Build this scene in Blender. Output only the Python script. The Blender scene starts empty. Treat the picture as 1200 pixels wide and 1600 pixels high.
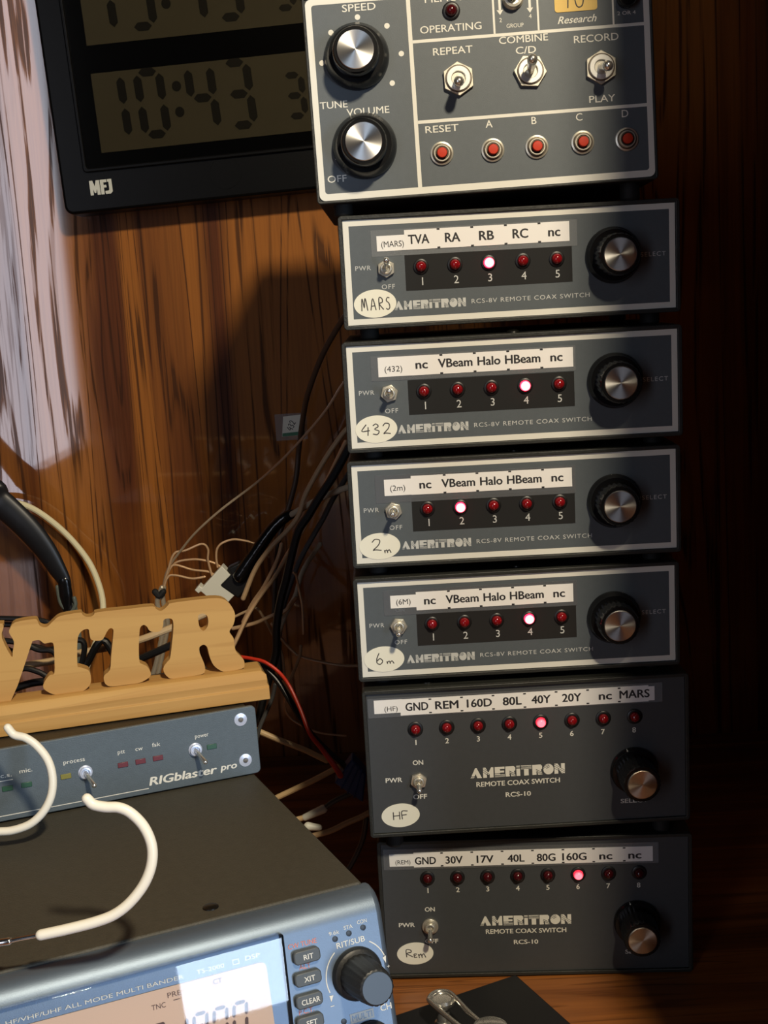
import bpy, bmesh, math, random
from mathutils import Vector, Matrix
random.seed(7)
C = bpy.context.scene.collection
R = math.radians

# ------------------------------------------------------------------ camera
cam_d = bpy.data.cameras.new('camera'); cam = bpy.data.objects.new('camera', cam_d); C.objects.link(cam)
PITCH, ROLL, YAW = 0.18028, -0.05594, -0.00336
fwd = Vector((math.sin(YAW)*math.cos(PITCH), math.cos(YAW)*math.cos(PITCH), -math.sin(PITCH)))
rt0 = Vector((math.cos(YAW), -math.sin(YAW), 0)); up0 = rt0.cross(fwd)
rt = math.cos(ROLL)*rt0 + math.sin(ROLL)*up0
up = -math.sin(ROLL)*rt0 + math.cos(ROLL)*up0
M = Matrix((rt, up, -fwd)).transposed().to_4x4(); M.translation = Vector((-0.06412, -0.6358, 0.38788))
cam.matrix_world = M
cam_d.sensor_fit = 'VERTICAL'; cam_d.sensor_height = 24.0; cam_d.lens = 1900.1/1600*24.0
cam_d.clip_start = 0.01
bpy.context.scene.camera = cam

# ------------------------------------------------------------------ light
w = bpy.data.worlds.new('world'); bpy.context.scene.world = w; w.use_nodes = True
w.node_tree.nodes['Background'].inputs[0].default_value = (0.55, 0.62, 0.8, 1)
w.node_tree.nodes['Background'].inputs[1].default_value = 0.016
def light(name, kind, loc, target, color, power, **kw):
    d = bpy.data.lights.new(name, kind); o = bpy.data.objects.new(name, d); C.objects.link(o)
    o.location = loc; o.rotation_euler = (Vector(target)-Vector(loc)).to_track_quat('-Z', 'Y').to_euler()
    d.color = color; d.energy = power
    for k, v in kw.items(): setattr(d, k, v)
    return o
# ceiling lamp up to the right, daylight window at the left, second window at the right
light('room_lamp', 'POINT', (0.20, -0.82, 1.02), (0, 0, 0.3), (1.0, 0.86, 0.63), 50.0, shadow_soft_size=0.04)
light('window_light_left', 'AREA', (-1.08, -2.0, 0.57), (-1.08+0.28, -1.0, 0.57), (0.82, 0.86, 1.0), 5.6, shape='RECTANGLE', size=0.34, size_y=1.45)
light('window_light_right', 'AREA', (1.26, -2.1, 0.30), (0.66, -1.0, 0.30), (0.62, 0.78, 1.0), 23.0, shape='RECTANGLE', size=0.46, size_y=0.70)
vs = bpy.context.scene.view_settings
bpy.context.scene.display_settings.display_device = 'sRGB'
vs.view_transform = 'Standard'; vs.look = 'None'; vs.gamma = 1.0; vs.use_curve_mapping = False
vs.exposure = 0.0

# ------------------------------------------------------------------ materials
def srgb(r, g, b):
    f = lambda c: (c/255/12.92) if c/255 <= 0.04045 else ((c/255+0.055)/1.055)**2.4
    return (f(r), f(g), f(b), 1.0)
def new_mat(name):
    m = bpy.data.materials.new(name); m.use_nodes = True
    nt = m.node_tree; return m, nt, nt.nodes['Principled BSDF']
def plain(name, col, rough=0.5, metal=0.0, spec=0.5, bump=0.0, bscale=800.0, var=0.0, vscale=60.0, coat=0.0):
    m, nt, b = new_mat(name)
    b.inputs['Base Color'].default_value = col; b.inputs['Roughness'].default_value = rough
    b.inputs['Metallic'].default_value = metal; b.inputs['Specular IOR Level'].default_value = spec
    b.inputs['Coat Weight'].default_value = coat
    tc = nt.nodes.new('ShaderNodeTexCoord')
    if bump:
        n = nt.nodes.new('ShaderNodeTexNoise'); n.inputs['Scale'].default_value = bscale; n.inputs['Detail'].default_value = 3
        nt.links.new(tc.outputs['Object'], n.inputs['Vector'])
        bp = nt.nodes.new('ShaderNodeBump'); bp.inputs['Strength'].default_value = bump; bp.inputs['Distance'].default_value = 0.0004
        nt.links.new(n.outputs['Fac'], bp.inputs['Height']); nt.links.new(bp.outputs['Normal'], b.inputs['Normal'])
    if var:
        n = nt.nodes.new('ShaderNodeTexNoise'); n.inputs['Scale'].default_value = vscale; n.inputs['Detail'].default_value = 5
        nt.links.new(tc.outputs['Object'], n.inputs['Vector'])
        mx = nt.nodes.new('ShaderNodeMix'); mx.data_type = 'RGBA'
        mx.inputs[6].default_value = tuple(c*(1-var) for c in col[:3])+(1,); mx.inputs[7].default_value = tuple(min(1, c*(1+var)) for c in col[:3])+(1,)
        nt.links.new(n.outputs['Fac'], mx.inputs[0]); nt.links.new(mx.outputs[2], b.inputs['Base Color'])
    return m
def emit(name, col, strength, base=(0.02, 0.02, 0.02, 1), rough=0.3):
    m, nt, b = new_mat(name)
    b.inputs['Base Color'].default_value = base; b.inputs['Roughness'].default_value = rough
    b.inputs['Emission Color'].default_value = col; b.inputs['Emission Strength'].default_value = strength
    return m
def lit_led(name, rim, core, strength):
    # brightest along the axis of the lens (object -Y), redder to the sides of the dome
    m, nt, b = new_mat(name)
    b.inputs['Base Color'].default_value = (0.3, 0.004, 0.01, 1); b.inputs['Roughness'].default_value = 0.2
    tc = nt.nodes.new('ShaderNodeTexCoord'); sp = nt.nodes.new('ShaderNodeSeparateXYZ'); nt.links.new(tc.outputs['Normal'], sp.inputs[0])
    mr = nt.nodes.new('ShaderNodeMapRange'); mr.inputs['From Min'].default_value = -0.35; mr.inputs['From Max'].default_value = -0.8
    nt.links.new(sp.outputs['Y'], mr.inputs['Value'])
    mx = nt.nodes.new('ShaderNodeMix'); mx.data_type = 'RGBA'; mx.inputs[6].default_value = rim; mx.inputs[7].default_value = core
    nt.links.new(mr.outputs['Result'], mx.inputs[0]); nt.links.new(mx.outputs[2], b.inputs['Emission Color'])
    b.inputs['Emission Strength'].default_value = strength
    return m
def brushed(name, axis, col=(0.80, 0.79, 0.77, 1), rough=0.33):
    m, nt, b = new_mat(name)
    b.inputs['Base Color'].default_value = col; b.inputs['Metallic'].default_value = 1.0; b.inputs['Roughness'].default_value = rough
    b.inputs['Anisotropic'].default_value = 0.85
    t = nt.nodes.new('ShaderNodeTangent'); t.direction_type = 'RADIAL'; t.axis = axis
    nt.links.new(t.outputs['Tangent'], b.inputs['Tangent'])
    return m
def wood(name, light_c, dark_c, pore_c, scale=1.0, coat=0.0, coat_rough=0.1, axis='Z', rough=0.45, ring=26.0, pore=0.75, contrast=(0.42, 0.62), seed=0.0, spec=0.5, lines=9.0):
    m, nt, b = new_mat(name)
    N = nt.nodes.new; Lk = nt.links.new
    tc = N('ShaderNodeTexCoord'); mp = N('ShaderNodeMapping'); Lk(tc.outputs['Object'], mp.inputs[0])
    mp.inputs['Location'].default_value = (seed, seed*0.7, seed*1.3)
    st = {'X': (0.045, 1, 1), 'Y': (1, 0.045, 1), 'Z': (1, 1, 0.045)}[axis]
    mp.inputs['Scale'].default_value = tuple(s*scale for s in st)
    # slow warp makes the cathedral figure
    n1 = N('ShaderNodeTexNoise'); n1.inputs['Scale'].default_value = 7.0; n1.inputs['Detail'].default_value = 2.0; Lk(mp.outputs[0], n1.inputs['Vector'])
    n2 = N('ShaderNodeTexNoise'); n2.inputs['Scale'].default_value = ring; n2.inputs['Detail'].default_value = 2.0; n2.inputs['Roughness'].default_value = 0.5; n2.inputs['Distortion'].default_value = 0.6
    ad = N('ShaderNodeVectorMath'); ad.operation = 'MULTIPLY_ADD'; ad.inputs[1].default_value = (0.12, 0.12, 0.12)
    Lk(n1.outputs['Color'], ad.inputs[0]); Lk(mp.outputs[0], ad.inputs[2]); Lk(ad.outputs[0], n2.inputs['Vector'])
    cr = N('ShaderNodeValToRGB'); cr.color_ramp.elements[0].position = contrast[0]; cr.color_ramp.elements[1].position = contrast[1]
    cr.color_ramp.elements[0].color = dark_c; cr.color_ramp.elements[1].color = light_c; Lk(n2.outputs['Fac'], cr.inputs[0])
    # fine open pores
    mp2 = N('ShaderNodeMapping'); Lk(tc.outputs['Object'], mp2.inputs[0])
    st2 = {'X': (0.03, 1, 1), 'Y': (1, 0.03, 1), 'Z': (1, 1, 0.03)}[axis]
    mp2.inputs['Scale'].default_value = tuple(s*scale for s in st2)
    n3 = N('ShaderNodeTexNoise'); n3.inputs['Scale'].default_value = 420.0; n3.inputs['Detail'].default_value = 2.0
    ad2 = N('ShaderNodeVectorMath'); ad2.operation = 'MULTIPLY_ADD'; ad2.inputs[1].default_value = (0.03, 0.03, 0.03)
    Lk(n1.outputs['Color'], ad2.inputs[0]); Lk(mp2.outputs[0], ad2.inputs[2]); Lk(ad2.outputs[0], n3.inputs['Vector'])
    pr = N('ShaderNodeMapRange'); pr.inputs['From Min'].default_value = 0.40; pr.inputs['From Max'].default_value = 0.56; Lk(n3.outputs['Fac'], pr.inputs['Value'])
    inv = N('ShaderNodeMath'); inv.operation = 'SUBTRACT'; inv.inputs[0].default_value = 1.0; Lk(pr.outputs[0], inv.inputs[1])
    ring_inv = N('ShaderNodeMapRange'); ring_inv.inputs['From Min'].default_value = contrast[0]-0.04; ring_inv.inputs['From Max'].default_value = contrast[1]; ring_inv.inputs['To Min'].default_value = 1.0; ring_inv.inputs['To Max'].default_value = 0.35
    Lk(n2.outputs['Fac'], ring_inv.inputs['Value'])
    pm = N('ShaderNodeMath'); pm.operation = 'MULTIPLY'; Lk(inv.outputs[0], pm.inputs[0]); Lk(ring_inv.outputs[0], pm.inputs[1])
    # dark lines that follow the growth rings, broken up by the pores
    lk = N('ShaderNodeMath'); lk.operation = 'MULTIPLY'; lk.inputs[1].default_value = lines; Lk(n2.outputs['Fac'], lk.inputs[0])
    lf = N('ShaderNodeMath'); lf.operation = 'FRACT'; Lk(lk.outputs[0], lf.inputs[0])
    ls = N('ShaderNodeMath'); ls.operation = 'SUBTRACT'; ls.inputs[1].default_value = 0.5; Lk(lf.outputs[0], ls.inputs[0])
    la_ = N('ShaderNodeMath'); la_.operation = 'ABSOLUTE'; Lk(ls.outputs[0], la_.inputs[0])
    lm = N('ShaderNodeMapRange'); lm.inputs['From Min'].default_value = 0.06; lm.inputs['From Max'].default_value = 0.17; lm.inputs['To Min'].default_value = 1.0; lm.inputs['To Max'].default_value = 0.0; Lk(la_.outputs[0], lm.inputs['Value'])
    lp = N('ShaderNodeMapRange'); lp.inputs['From Min'].default_value = 0.0; lp.inputs['From Max'].default_value = 0.5; lp.inputs['To Min'].default_value = 0.35; Lk(inv.outputs[0], lp.inputs['Value'])
    l2 = N('ShaderNodeMath'); l2.operation = 'MULTIPLY'; Lk(lm.outputs[0], l2.inputs[0]); Lk(lp.outputs[0], l2.inputs[1])
    ph = N('ShaderNodeMath'); ph.operation = 'MULTIPLY'; ph.inputs[1].default_value = 0.45; Lk(pm.outputs[0], ph.inputs[0])
    pm = N('ShaderNodeMath'); pm.operation = 'MAXIMUM'; Lk(ph.outputs[0], pm.inputs[0]); Lk(l2.outputs[0], pm.inputs[1])
    pk = N('ShaderNodeMath'); pk.operation = 'MULTIPLY'; pk.inputs[1].default_value = pore; Lk(pm.outputs[0], pk.inputs[0])
    mx = N('ShaderNodeMix'); mx.data_type = 'RGBA'; mx.inputs[7].default_value = pore_c
    Lk(cr.outputs[0], mx.inputs[6]); Lk(pk.outputs[0], mx.inputs[0]); Lk(mx.outputs[2], b.inputs['Base Color'])
    b.inputs['Roughness'].default_value = rough; b.inputs['Specular IOR Level'].default_value = spec
    if coat:
        # varnish film, broken where the pores and dark rings are open
        cm = N('ShaderNodeMapRange'); cm.inputs['From Min'].default_value = 0.15; cm.inputs['From Max'].default_value = 0.6
        cm.inputs['To Min'].default_value = coat; cm.inputs['To Max'].default_value = coat*0.12
        Lk(pm.outputs[0], cm.inputs['Value']); Lk(cm.outputs[0], b.inputs['Coat Weight'])
        b.inputs['Coat Roughness'].default_value = coat_rough; b.inputs['Coat IOR'].default_value = 1.9
    return m
def clear(name, tint, gloss_rough=0.05, film=0.0, film_col=(0.6, 0.6, 0.6, 1)):
    m = bpy.data.materials.new(name); m.use_nodes = True; nt = m.node_tree; nt.nodes.clear()
    out = nt.nodes.new('ShaderNodeOutputMaterial'); tr = nt.nodes.new('ShaderNodeBsdfTransparent'); tr.inputs[0].default_value = tint
    gl = nt.nodes.new('ShaderNodeBsdfGlossy'); gl.inputs['Roughness'].default_value = gloss_rough
    fr = nt.nodes.new('ShaderNodeFresnel'); fr.inputs[0].default_value = 1.5
    mx = nt.nodes.new('ShaderNodeMixShader'); nt.links.new(fr.outputs[0], mx.inputs[0]); nt.links.new(tr.outputs[0], mx.inputs[1]); nt.links.new(gl.outputs[0], mx.inputs[2])
    last = mx
    if film:
        df = nt.nodes.new('ShaderNodeBsdfDiffuse'); df.inputs[0].default_value = film_col
        m2 = nt.nodes.new('ShaderNodeMixShader'); m2.inputs[0].default_value = film
        nt.links.new(mx.outputs[0], m2.inputs[1]); nt.links.new(df.outputs[0], m2.inputs[2]); last = m2
    nt.links.new(last.outputs[0], out.inputs[0]); return m

X = {}
X['oak_wall'] = wood('amber_oak', (0.36, 0.125, 0.020, 1), (0.12, 0.032, 0.007, 1), (0.03, 0.010, 0.004, 1), scale=1.0, coat=1.0, coat_rough=0.05, ring=20.0, rough=0.55, pore=0.8, spec=0.15, contrast=(0.36, 0.54), lines=13.0)
X['oak_desk'] = wood('desk_oak', (0.34, 0.115, 0.022, 1), (0.17, 0.05, 0.010, 1), (0.06, 0.018, 0.006, 1), axis='X', coat=0.3, coat_rough=0.25, ring=40.0, pore=0.6)
X['pine'] = wood('pine', (0.52, 0.30, 0.095, 1), (0.44, 0.23, 0.065, 1), (0.30, 0.14, 0.035, 1), axis='X', ring=90.0, rough=0.6, pore=0.22, contrast=(0.3, 0.55), scale=0.7, spec=0.25, lines=5.0)
X['panel_slate'] = plain('slate_panel', srgb(84, 91, 96), 0.5, bump=0.15, bscale=2500, var=0.08, vscale=300)
X['panel_charcoal'] = plain('charcoal_panel', srgb(66, 69, 72), 0.5, bump=0.15, bscale=2500, var=0.08, vscale=300)
X['white_print'] = plain('white_print', srgb(226, 224, 214), 0.5)
X['grey_print'] = plain('grey_print', srgb(198, 200, 198), 0.5)
X['faint_print'] = plain('faint_print', srgb(120, 122, 122), 0.5)
X['case_black'] = plain('case_black', srgb(38, 39, 36), 0.5, bump=0.5, bscale=900, var=0.2, vscale=90)
X['dark_window'] = plain('dark_window', srgb(42, 42, 42), 0.28)
X['black_plastic'] = plain('black_plastic', srgb(17, 17, 18), 0.22)
X['satin_black'] = plain('satin_black', srgb(22, 22, 24), 0.4)
X['black_rubber'] = plain('black_rubber', srgb(16, 16, 16), 0.75)
X['cap_y'] = brushed('brushed_cap', 'Y')
X['cap_y_bronze'] = brushed('brushed_cap_worn', 'Y', (0.72, 0.62, 0.50, 1), 0.36)
X['chrome'] = plain('nickel', (0.82, 0.80, 0.74, 1), 0.22, metal=0.9)
X['steel_dull'] = plain('nickel_dull', (0.70, 0.66, 0.56, 1), 0.36, metal=0.75)
X['ring_dark'] = plain('ring_dark', (0.16, 0.13, 0.10, 1), 0.4, metal=0.8)
X['washer_white'] = plain('washer_white', (0.85, 0.84, 0.80, 1), 0.35, metal=0.6)
X['led_off'] = plain('red_led', (0.21, 0.005, 0.008, 1), 0.12, coat=0.5)
X['led_dark'] = plain('dark_led', (0.055, 0.004, 0.006, 1), 0.12)
X['led_lit'] = lit_led('red_led_lit', (1.0, 0.015, 0.05, 1), (1.0, 0.30, 0.33, 1), 5.0)
X['led_lit_soft'] = lit_led('red_led_lit_soft', (1.0, 0.02, 0.04, 1), (1.0, 0.16, 0.20, 1), 2.4)
X['red_button'] = plain('red_button', (0.55, 0.035, 0.010, 1), 0.35)
X['tape_paper'] = plain('tape_paper', srgb(240, 238, 236), 0.6)
X['ink'] = plain('ink', srgb(38, 36, 40), 0.6)
X['pen'] = plain('pen', srgb(62, 58, 58), 0.6)
X['sticker'] = plain('sticker', srgb(236, 234, 218), 0.6)
X['sticker_yellow'] = plain('sticker_yellow', srgb(226, 190, 104), 0.6)
X['clear_tape'] = clear('clear_tape', (0.93, 0.93, 0.93, 1), 0.24, 0.22, (0.42, 0.44, 0.46, 1))
X['screw_black'] = plain('screw_black', srgb(24, 24, 22), 0.35, metal=0.4)
X['rig_panel'] = plain('blue_grey_panel', srgb(84, 95, 103), 0.5, bump=0.3, bscale=1800, var=0.12, vscale=400)
X['rig_cover'] = plain('brown_black_cover', srgb(52, 46, 38), 0.55, bump=0.4, bscale=1200, var=0.15, vscale=200)
X['radio_cover'] = plain('radio_cover', srgb(66, 62, 52), 0.62, bump=0.7, bscale=1100, var=0.22, vscale=260)
X['radio_face'] = plain('radio_face', srgb(112, 126, 142), 0.46, metal=0.7, bump=0.1, bscale=2000, var=0.05, vscale=300)
X['radio_bezel'] = plain('radio_bezel', srgb(86, 84, 76), 0.45, bump=0.3, bscale=1500)
X['radio_button'] = plain('radio_button', srgb(78, 84, 88), 0.5)
X['orange_print'] = plain('orange_print', srgb(226, 128, 100), 0.5)
X['radio_knob'] = plain('radio_knob', srgb(30, 31, 32), 0.45, bump=0.2)
X['radio_knob_face'] = plain('radio_knob_face', srgb(66, 78, 92), 0.4)
X['lcd_amber'] = emit('lcd_amber', srgb(214, 164, 128), 0.28, srgb(180, 158, 140), 0.5)
X['lcd_ink'] = plain('lcd_ink', srgb(92, 70, 66), 0.6)
X['glass'] = clear('glass', (0.95, 0.97, 1.0, 1), 0.02)
X['smoke_glass'] = clear('smoke_glass', (0.62, 0.60, 0.55, 1), 0.06)
X['lcd_clock'] = plain('clock_lcd', srgb(122, 118, 104), 0.5, var=0.06)
X['lcd_seg'] = plain('clock_segment', srgb(26, 25, 24), 0.5)
X['clock_body'] = plain('clock_body', srgb(9, 9, 10), 0.3, bump=0.1, spec=0.12)
X['silver_print'] = plain('silver_print', srgb(196, 198, 190), 0.4)
X['green_led'] = plain('green_led', srgb(44, 84, 64), 0.35)
X['red_bar_led'] = plain('red_bar_led', srgb(104, 40, 48), 0.35)
X['yellow_led'] = plain('yellow_led', srgb(128, 122, 52), 0.35)
X['screw_ring'] = plain('screw_ring', srgb(206, 214, 234), 0.3, metal=0.35)
X['white_vinyl'] = plain('white_vinyl', srgb(244, 238, 222), 0.38)
X['cream_vinyl'] = plain('cream_vinyl', srgb(232, 220, 178), 0.4)
X['steel'] = plain('steel', (0.72, 0.72, 0.72, 1), 0.2, metal=1.0)
X['cable_brown'] = plain('cable_brown', srgb(78, 60, 46), 0.5)
X['cable_tan'] = plain('cable_tan', srgb(186, 156, 120), 0.45)
X['cable_beige'] = plain('cable_beige', srgb(206, 176, 132), 0.45)
X['cable_grey'] = plain('cable_grey', srgb(176, 170, 150), 0.5)
X['cable_slate'] = plain('cable_slate', srgb(74, 74, 74), 0.4)
X['cable_black'] = plain('cable_black', srgb(20, 20, 21), 0.4)
X['copper_clear'] = plain('copper_clear', srgb(220, 182, 142), 0.25, metal=0.4)
X['silver_clear'] = plain('silver_clear', srgb(200, 184, 158), 0.22, metal=0.5)
X['red_wire'] = plain('red_wire', srgb(204, 52, 30), 0.4)
X['blue_plug'] = plain('blue_plug', srgb(36, 66, 128), 0.5)
X['white_plug'] = plain('white_plug', srgb(226, 226, 214), 0.45)
X['tape_black'] = plain('tape_black', srgb(14, 14, 15), 0.18, bump=0.8, bscale=160)
X['pvc_grey'] = plain('pvc_grey', srgb(96, 102, 92), 0.4)
X['green_print'] = plain('green_print', srgb(60, 120, 88), 0.5)

# ------------------------------------------------------------------ mesh helpers (all builders in millimetres of the thing's own frame)
S = 0.001
def new_obj(name, bm, mats, parent=None, smooth=True, bevel=0.0, segs=2, label=None, autosmooth=35, scale=S):
    if scale != 1.0: bmesh.ops.scale(bm, vec=(scale,)*3, verts=bm.verts)
    bmesh.ops.recalc_face_normals(bm, faces=bm.faces)
    me = bpy.data.meshes.new(name); bm.to_mesh(me); bm.free()
    for m in (mats if isinstance(mats, (list, tuple)) else [mats]): me.materials.append(X[m] if isinstance(m, str) else m)
    o = bpy.data.objects.new(name, me); C.objects.link(o)
    if smooth:
        me.polygons.foreach_set('use_smooth', [True]*len(me.polygons))
        me.set_sharp_from_angle(angle=R(autosmooth))
    if bevel:
        b = o.modifiers.new('bevel', 'BEVEL'); b.width = bevel*scale if scale != 1.0 else bevel; b.segments = segs; b.limit_method = 'ANGLE'; b.angle_limit = R(40)
    if parent: o.parent = parent
    if label: o['label'] = label
    return o
def thing(name, label, cat, matrix=None, group=None):
    o = bpy.data.objects.new(name, None); o.empty_display_size = 0.02; C.objects.link(o)
    if matrix is not None: o.matrix_world = matrix
    o['label'] = label; o['category'] = cat
    if group: o['group'] = group
    return o
def tag(o, label, cat, group=None):
    o['label'] = label; o['category'] = cat
    if group: o['group'] = group
    return o
def frame_matrix(o, ex, ey, ez):
    m = Matrix((Vector(ex).normalized(), Vector(ey).normalized(), Vector(ez).normalized())).transposed().to_4x4()
    m.translation = Vector(o); return m
def BM(): return bmesh.new()
def box(bm, x0, x1, y0, y1, z0, z1, mi=0):
    v = [bm.verts.new(p) for p in ((x0,y0,z0),(x1,y0,z0),(x1,y1,z0),(x0,y1,z0),(x0,y0,z1),(x1,y0,z1),(x1,y1,z1),(x0,y1,z1))]
    for f in ((0,1,2,3),(4,7,6,5),(0,4,5,1),(1,5,6,2),(2,6,7,3),(3,7,4,0)):
        bm.faces.new([v[i] for i in f]).material_index = mi
def lathe(bm, cx, cz, prof, n=40, y0=0.0, mi=0, cap=True):
    # turned about an axis along Y through (cx, cz); prof = [(radius, y)], the front being negative y
    rings = []
    for r, y in prof:
        if r < 1e-6: rings.append([bm.verts.new((cx, y+y0, cz))])
        else: rings.append([bm.verts.new((cx+r*math.cos(2*math.pi*i/n), y+y0, cz+r*math.sin(2*math.pi*i/n))) for i in range(n)])
    for a, b in zip(rings, rings[1:]):
        for i in range(n):
            q = []
            q += [a[0]] if len(a) == 1 else [a[i], a[(i+1) % n]]
            q += [b[0]] if len(b) == 1 else [b[(i+1) % n], b[i]]
            if len(q) > 2: bm.faces.new(q).material_index = mi
    if cap:
        for rg in (rings[0], rings[-1]):
            if len(rg) > 2: bm.faces.new(rg).material_index = mi
def lathe_axis(bm, base, axis, prof, n=24, mi=0):
    # turned about any axis; prof = [(radius, height along axis)]
    a = Vector(axis).normalized(); u = a.orthogonal().normalized(); v = a.cross(u); base = Vector(base); rings = []
    for r, h in prof:
        if r < 1e-6: rings.append([bm.verts.new(base+a*h)])
        else: rings.append([bm.verts.new(base+a*h+(u*math.cos(2*math.pi*i/n)+v*math.sin(2*math.pi*i/n))*r) for i in range(n)])
    for p, q in zip(rings, rings[1:]):
        for i in range(n):
            f = ([p[0]] if len(p) == 1 else [p[i], p[(i+1) % n]]) + ([q[0]] if len(q) == 1 else [q[(i+1) % n], q[i]])
            if len(f) > 2: bm.faces.new(f).material_index = mi
    for rg in (rings[0], rings[-1]):
        if len(rg) > 2: bm.faces.new(rg).material_index = mi
def prism(bm, pts, y0, y1, mi=0, holes=()):
    # extrude an outline in X-Z from y0 (front) to y1
    loops = [pts]+list(holes); edges = []; allv = []
    for lp in loops:
        vs_ = [bm.verts.new((p[0], y0, p[1])) for p in lp]; allv.append(vs_)
        for i in range(len(vs_)): edges.append(bm.edges.new((vs_[i], vs_[(i+1) % len(vs_)])))
    if holes:
        res = bmesh.ops.triangle_fill(bm, use_beauty=True, use_dissolve=False, edges=edges)
        faces = [g for g in res['geom'] if isinstance(g, bmesh.types.BMFace)]
    else:
        faces = [bm.faces.new(allv[0])]
    if abs(y1-y0) > 1e-9:
        vmap = {}
        for vs_ in allv:
            for v in vs_: vmap[v] = bm.verts.new((v.co.x, y1, v.co.z))
        for f in list(faces): bm.faces.new([vmap[v] for v in reversed(f.verts)]).material_index = mi
        for vs_ in allv:
            for i in range(len(vs_)):
                a, b = vs_[i], vs_[(i+1) % len(vs_)]
                bm.faces.new((a, b, vmap[b], vmap[a])).material_index = mi
    for f in faces: f.material_index = mi
def rect_ring(bm, x0, x1, z0, z1, t, y, mi=0):
    a = [(x0,z0),(x1,z0),(x1,z1),(x0,z1)]; b = [(x0+t,z0+t),(x1-t,z0+t),(x1-t,z1-t),(x0+t,z1-t)]
    va = [bm.verts.new((p[0],y,p[1])) for p in a]; vb = [bm.verts.new((p[0],y,p[1])) for p in b]
    for i in range(4): bm.faces.new((va[i], va[(i+1)%4], vb[(i+1)%4], vb[i])).material_index = mi
def quad(bm, x0, x1, z0, z1, y, mi=0):
    bm.faces.new([bm.verts.new(p) for p in ((x0,y,z0),(x1,y,z0),(x1,y,z1),(x0,y,z1))]).material_index = mi
def ellipse(cx, cz, a, b, n=48, rot=0.0):
    c, s = math.cos(rot), math.sin(rot)
    return [(cx+a*math.cos(t)*c-b*math.sin(t)*s, cz+a*math.cos(t)*s+b*math.sin(t)*c) for t in [2*math.pi*i/n for i in range(n)]]
def round_rect(x0, x1, z0, z1, r, n=6):
    p = []
    for cx, cz, a0 in ((x1-r,z0+r,-90),(x1-r,z1-r,0),(x0+r,z1-r,90),(x0+r,z0+r,180)):
        for i in range(n+1): a = R(a0+90*i/n); p.append((cx+r*math.cos(a), cz+r*math.sin(a)))
    return p
def catmull(P, sub=8):
    P = [Vector(p) for p in P]
    if len(P) < 3: return P
    Q = [2*P[0]-P[1]]+P+[2*P[-1]-P[-2]]; out = []
    for i in range(1, len(Q)-2):
        a, b, c, d = Q[i-1], Q[i], Q[i+1], Q[i+2]
        for k in range(sub):
            t = k/sub
            out.append(0.5*((2*b)+(c-a)*t+(2*a-5*b+4*c-d)*t*t+(3*b-a-3*c+d)*t**3))
    out.append(P[-1]); return out
def tube(bm, P, r, n=10, sub=6, flat=None, mi=0, round_end=True, nrm=None):
    # sweep; r is a number or a list along the path; flat = (axis ratio, facing vector) makes a strap
    pts = catmull(P, sub); m = len(pts)
    rr = [r]*m if not isinstance(r, (list, tuple)) else [r[min(len(r)-1, int(i/(m-1)*(len(r)-1)))]*(1-((i/(m-1)*(len(r)-1)) % 1))+r[min(len(r)-1, int(i/(m-1)*(len(r)-1))+1)]*((i/(m-1)*(len(r)-1)) % 1) for i in range(m)]
    if round_end:
        t0 = (pts[0]-pts[1]).normalized(); t1 = (pts[-1]-pts[-2]).normalized(); a, b = rr[0], rr[-1]
        pts = [pts[0]+t0*a*k for k in (0.95, 0.75, 0.4)]+pts+[pts[-1]+t1*b*k for k in (0.4, 0.75, 0.95)]
        rr = [a*0.3, a*0.66, a*0.92]+rr+[b*0.92, b*0.66, b*0.3]; m = len(pts)
    u = None; rings = []
    for i, p in enumerate(pts):
        t = (pts[min(i+1, m-1)]-pts[max(i-1, 0)]).normalized()
        if flat:
            v = Vector(flat[1]); v = (v-t*v.dot(t)).normalized(); u = t.cross(v)
        else:
            if u is None: u = t.orthogonal().normalized()
            u = (u-t*u.dot(t)).normalized(); v = t.cross(u)
        fr = flat[0] if flat else 1.0
        rings.append([bm.verts.new(p+u*math.cos(2*math.pi*k/n)*rr[i]+v*math.sin(2*math.pi*k/n)*rr[i]*fr) for k in range(n)])
    for a, b in zip(rings, rings[1:]):
        for k in range(n): bm.faces.new((a[k], a[(k+1) % n], b[(k+1) % n], b[k])).material_index = mi
    bm.faces.new(rings[0]).material_index = mi; bm.faces.new(rings[-1]).material_index = mi

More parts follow.
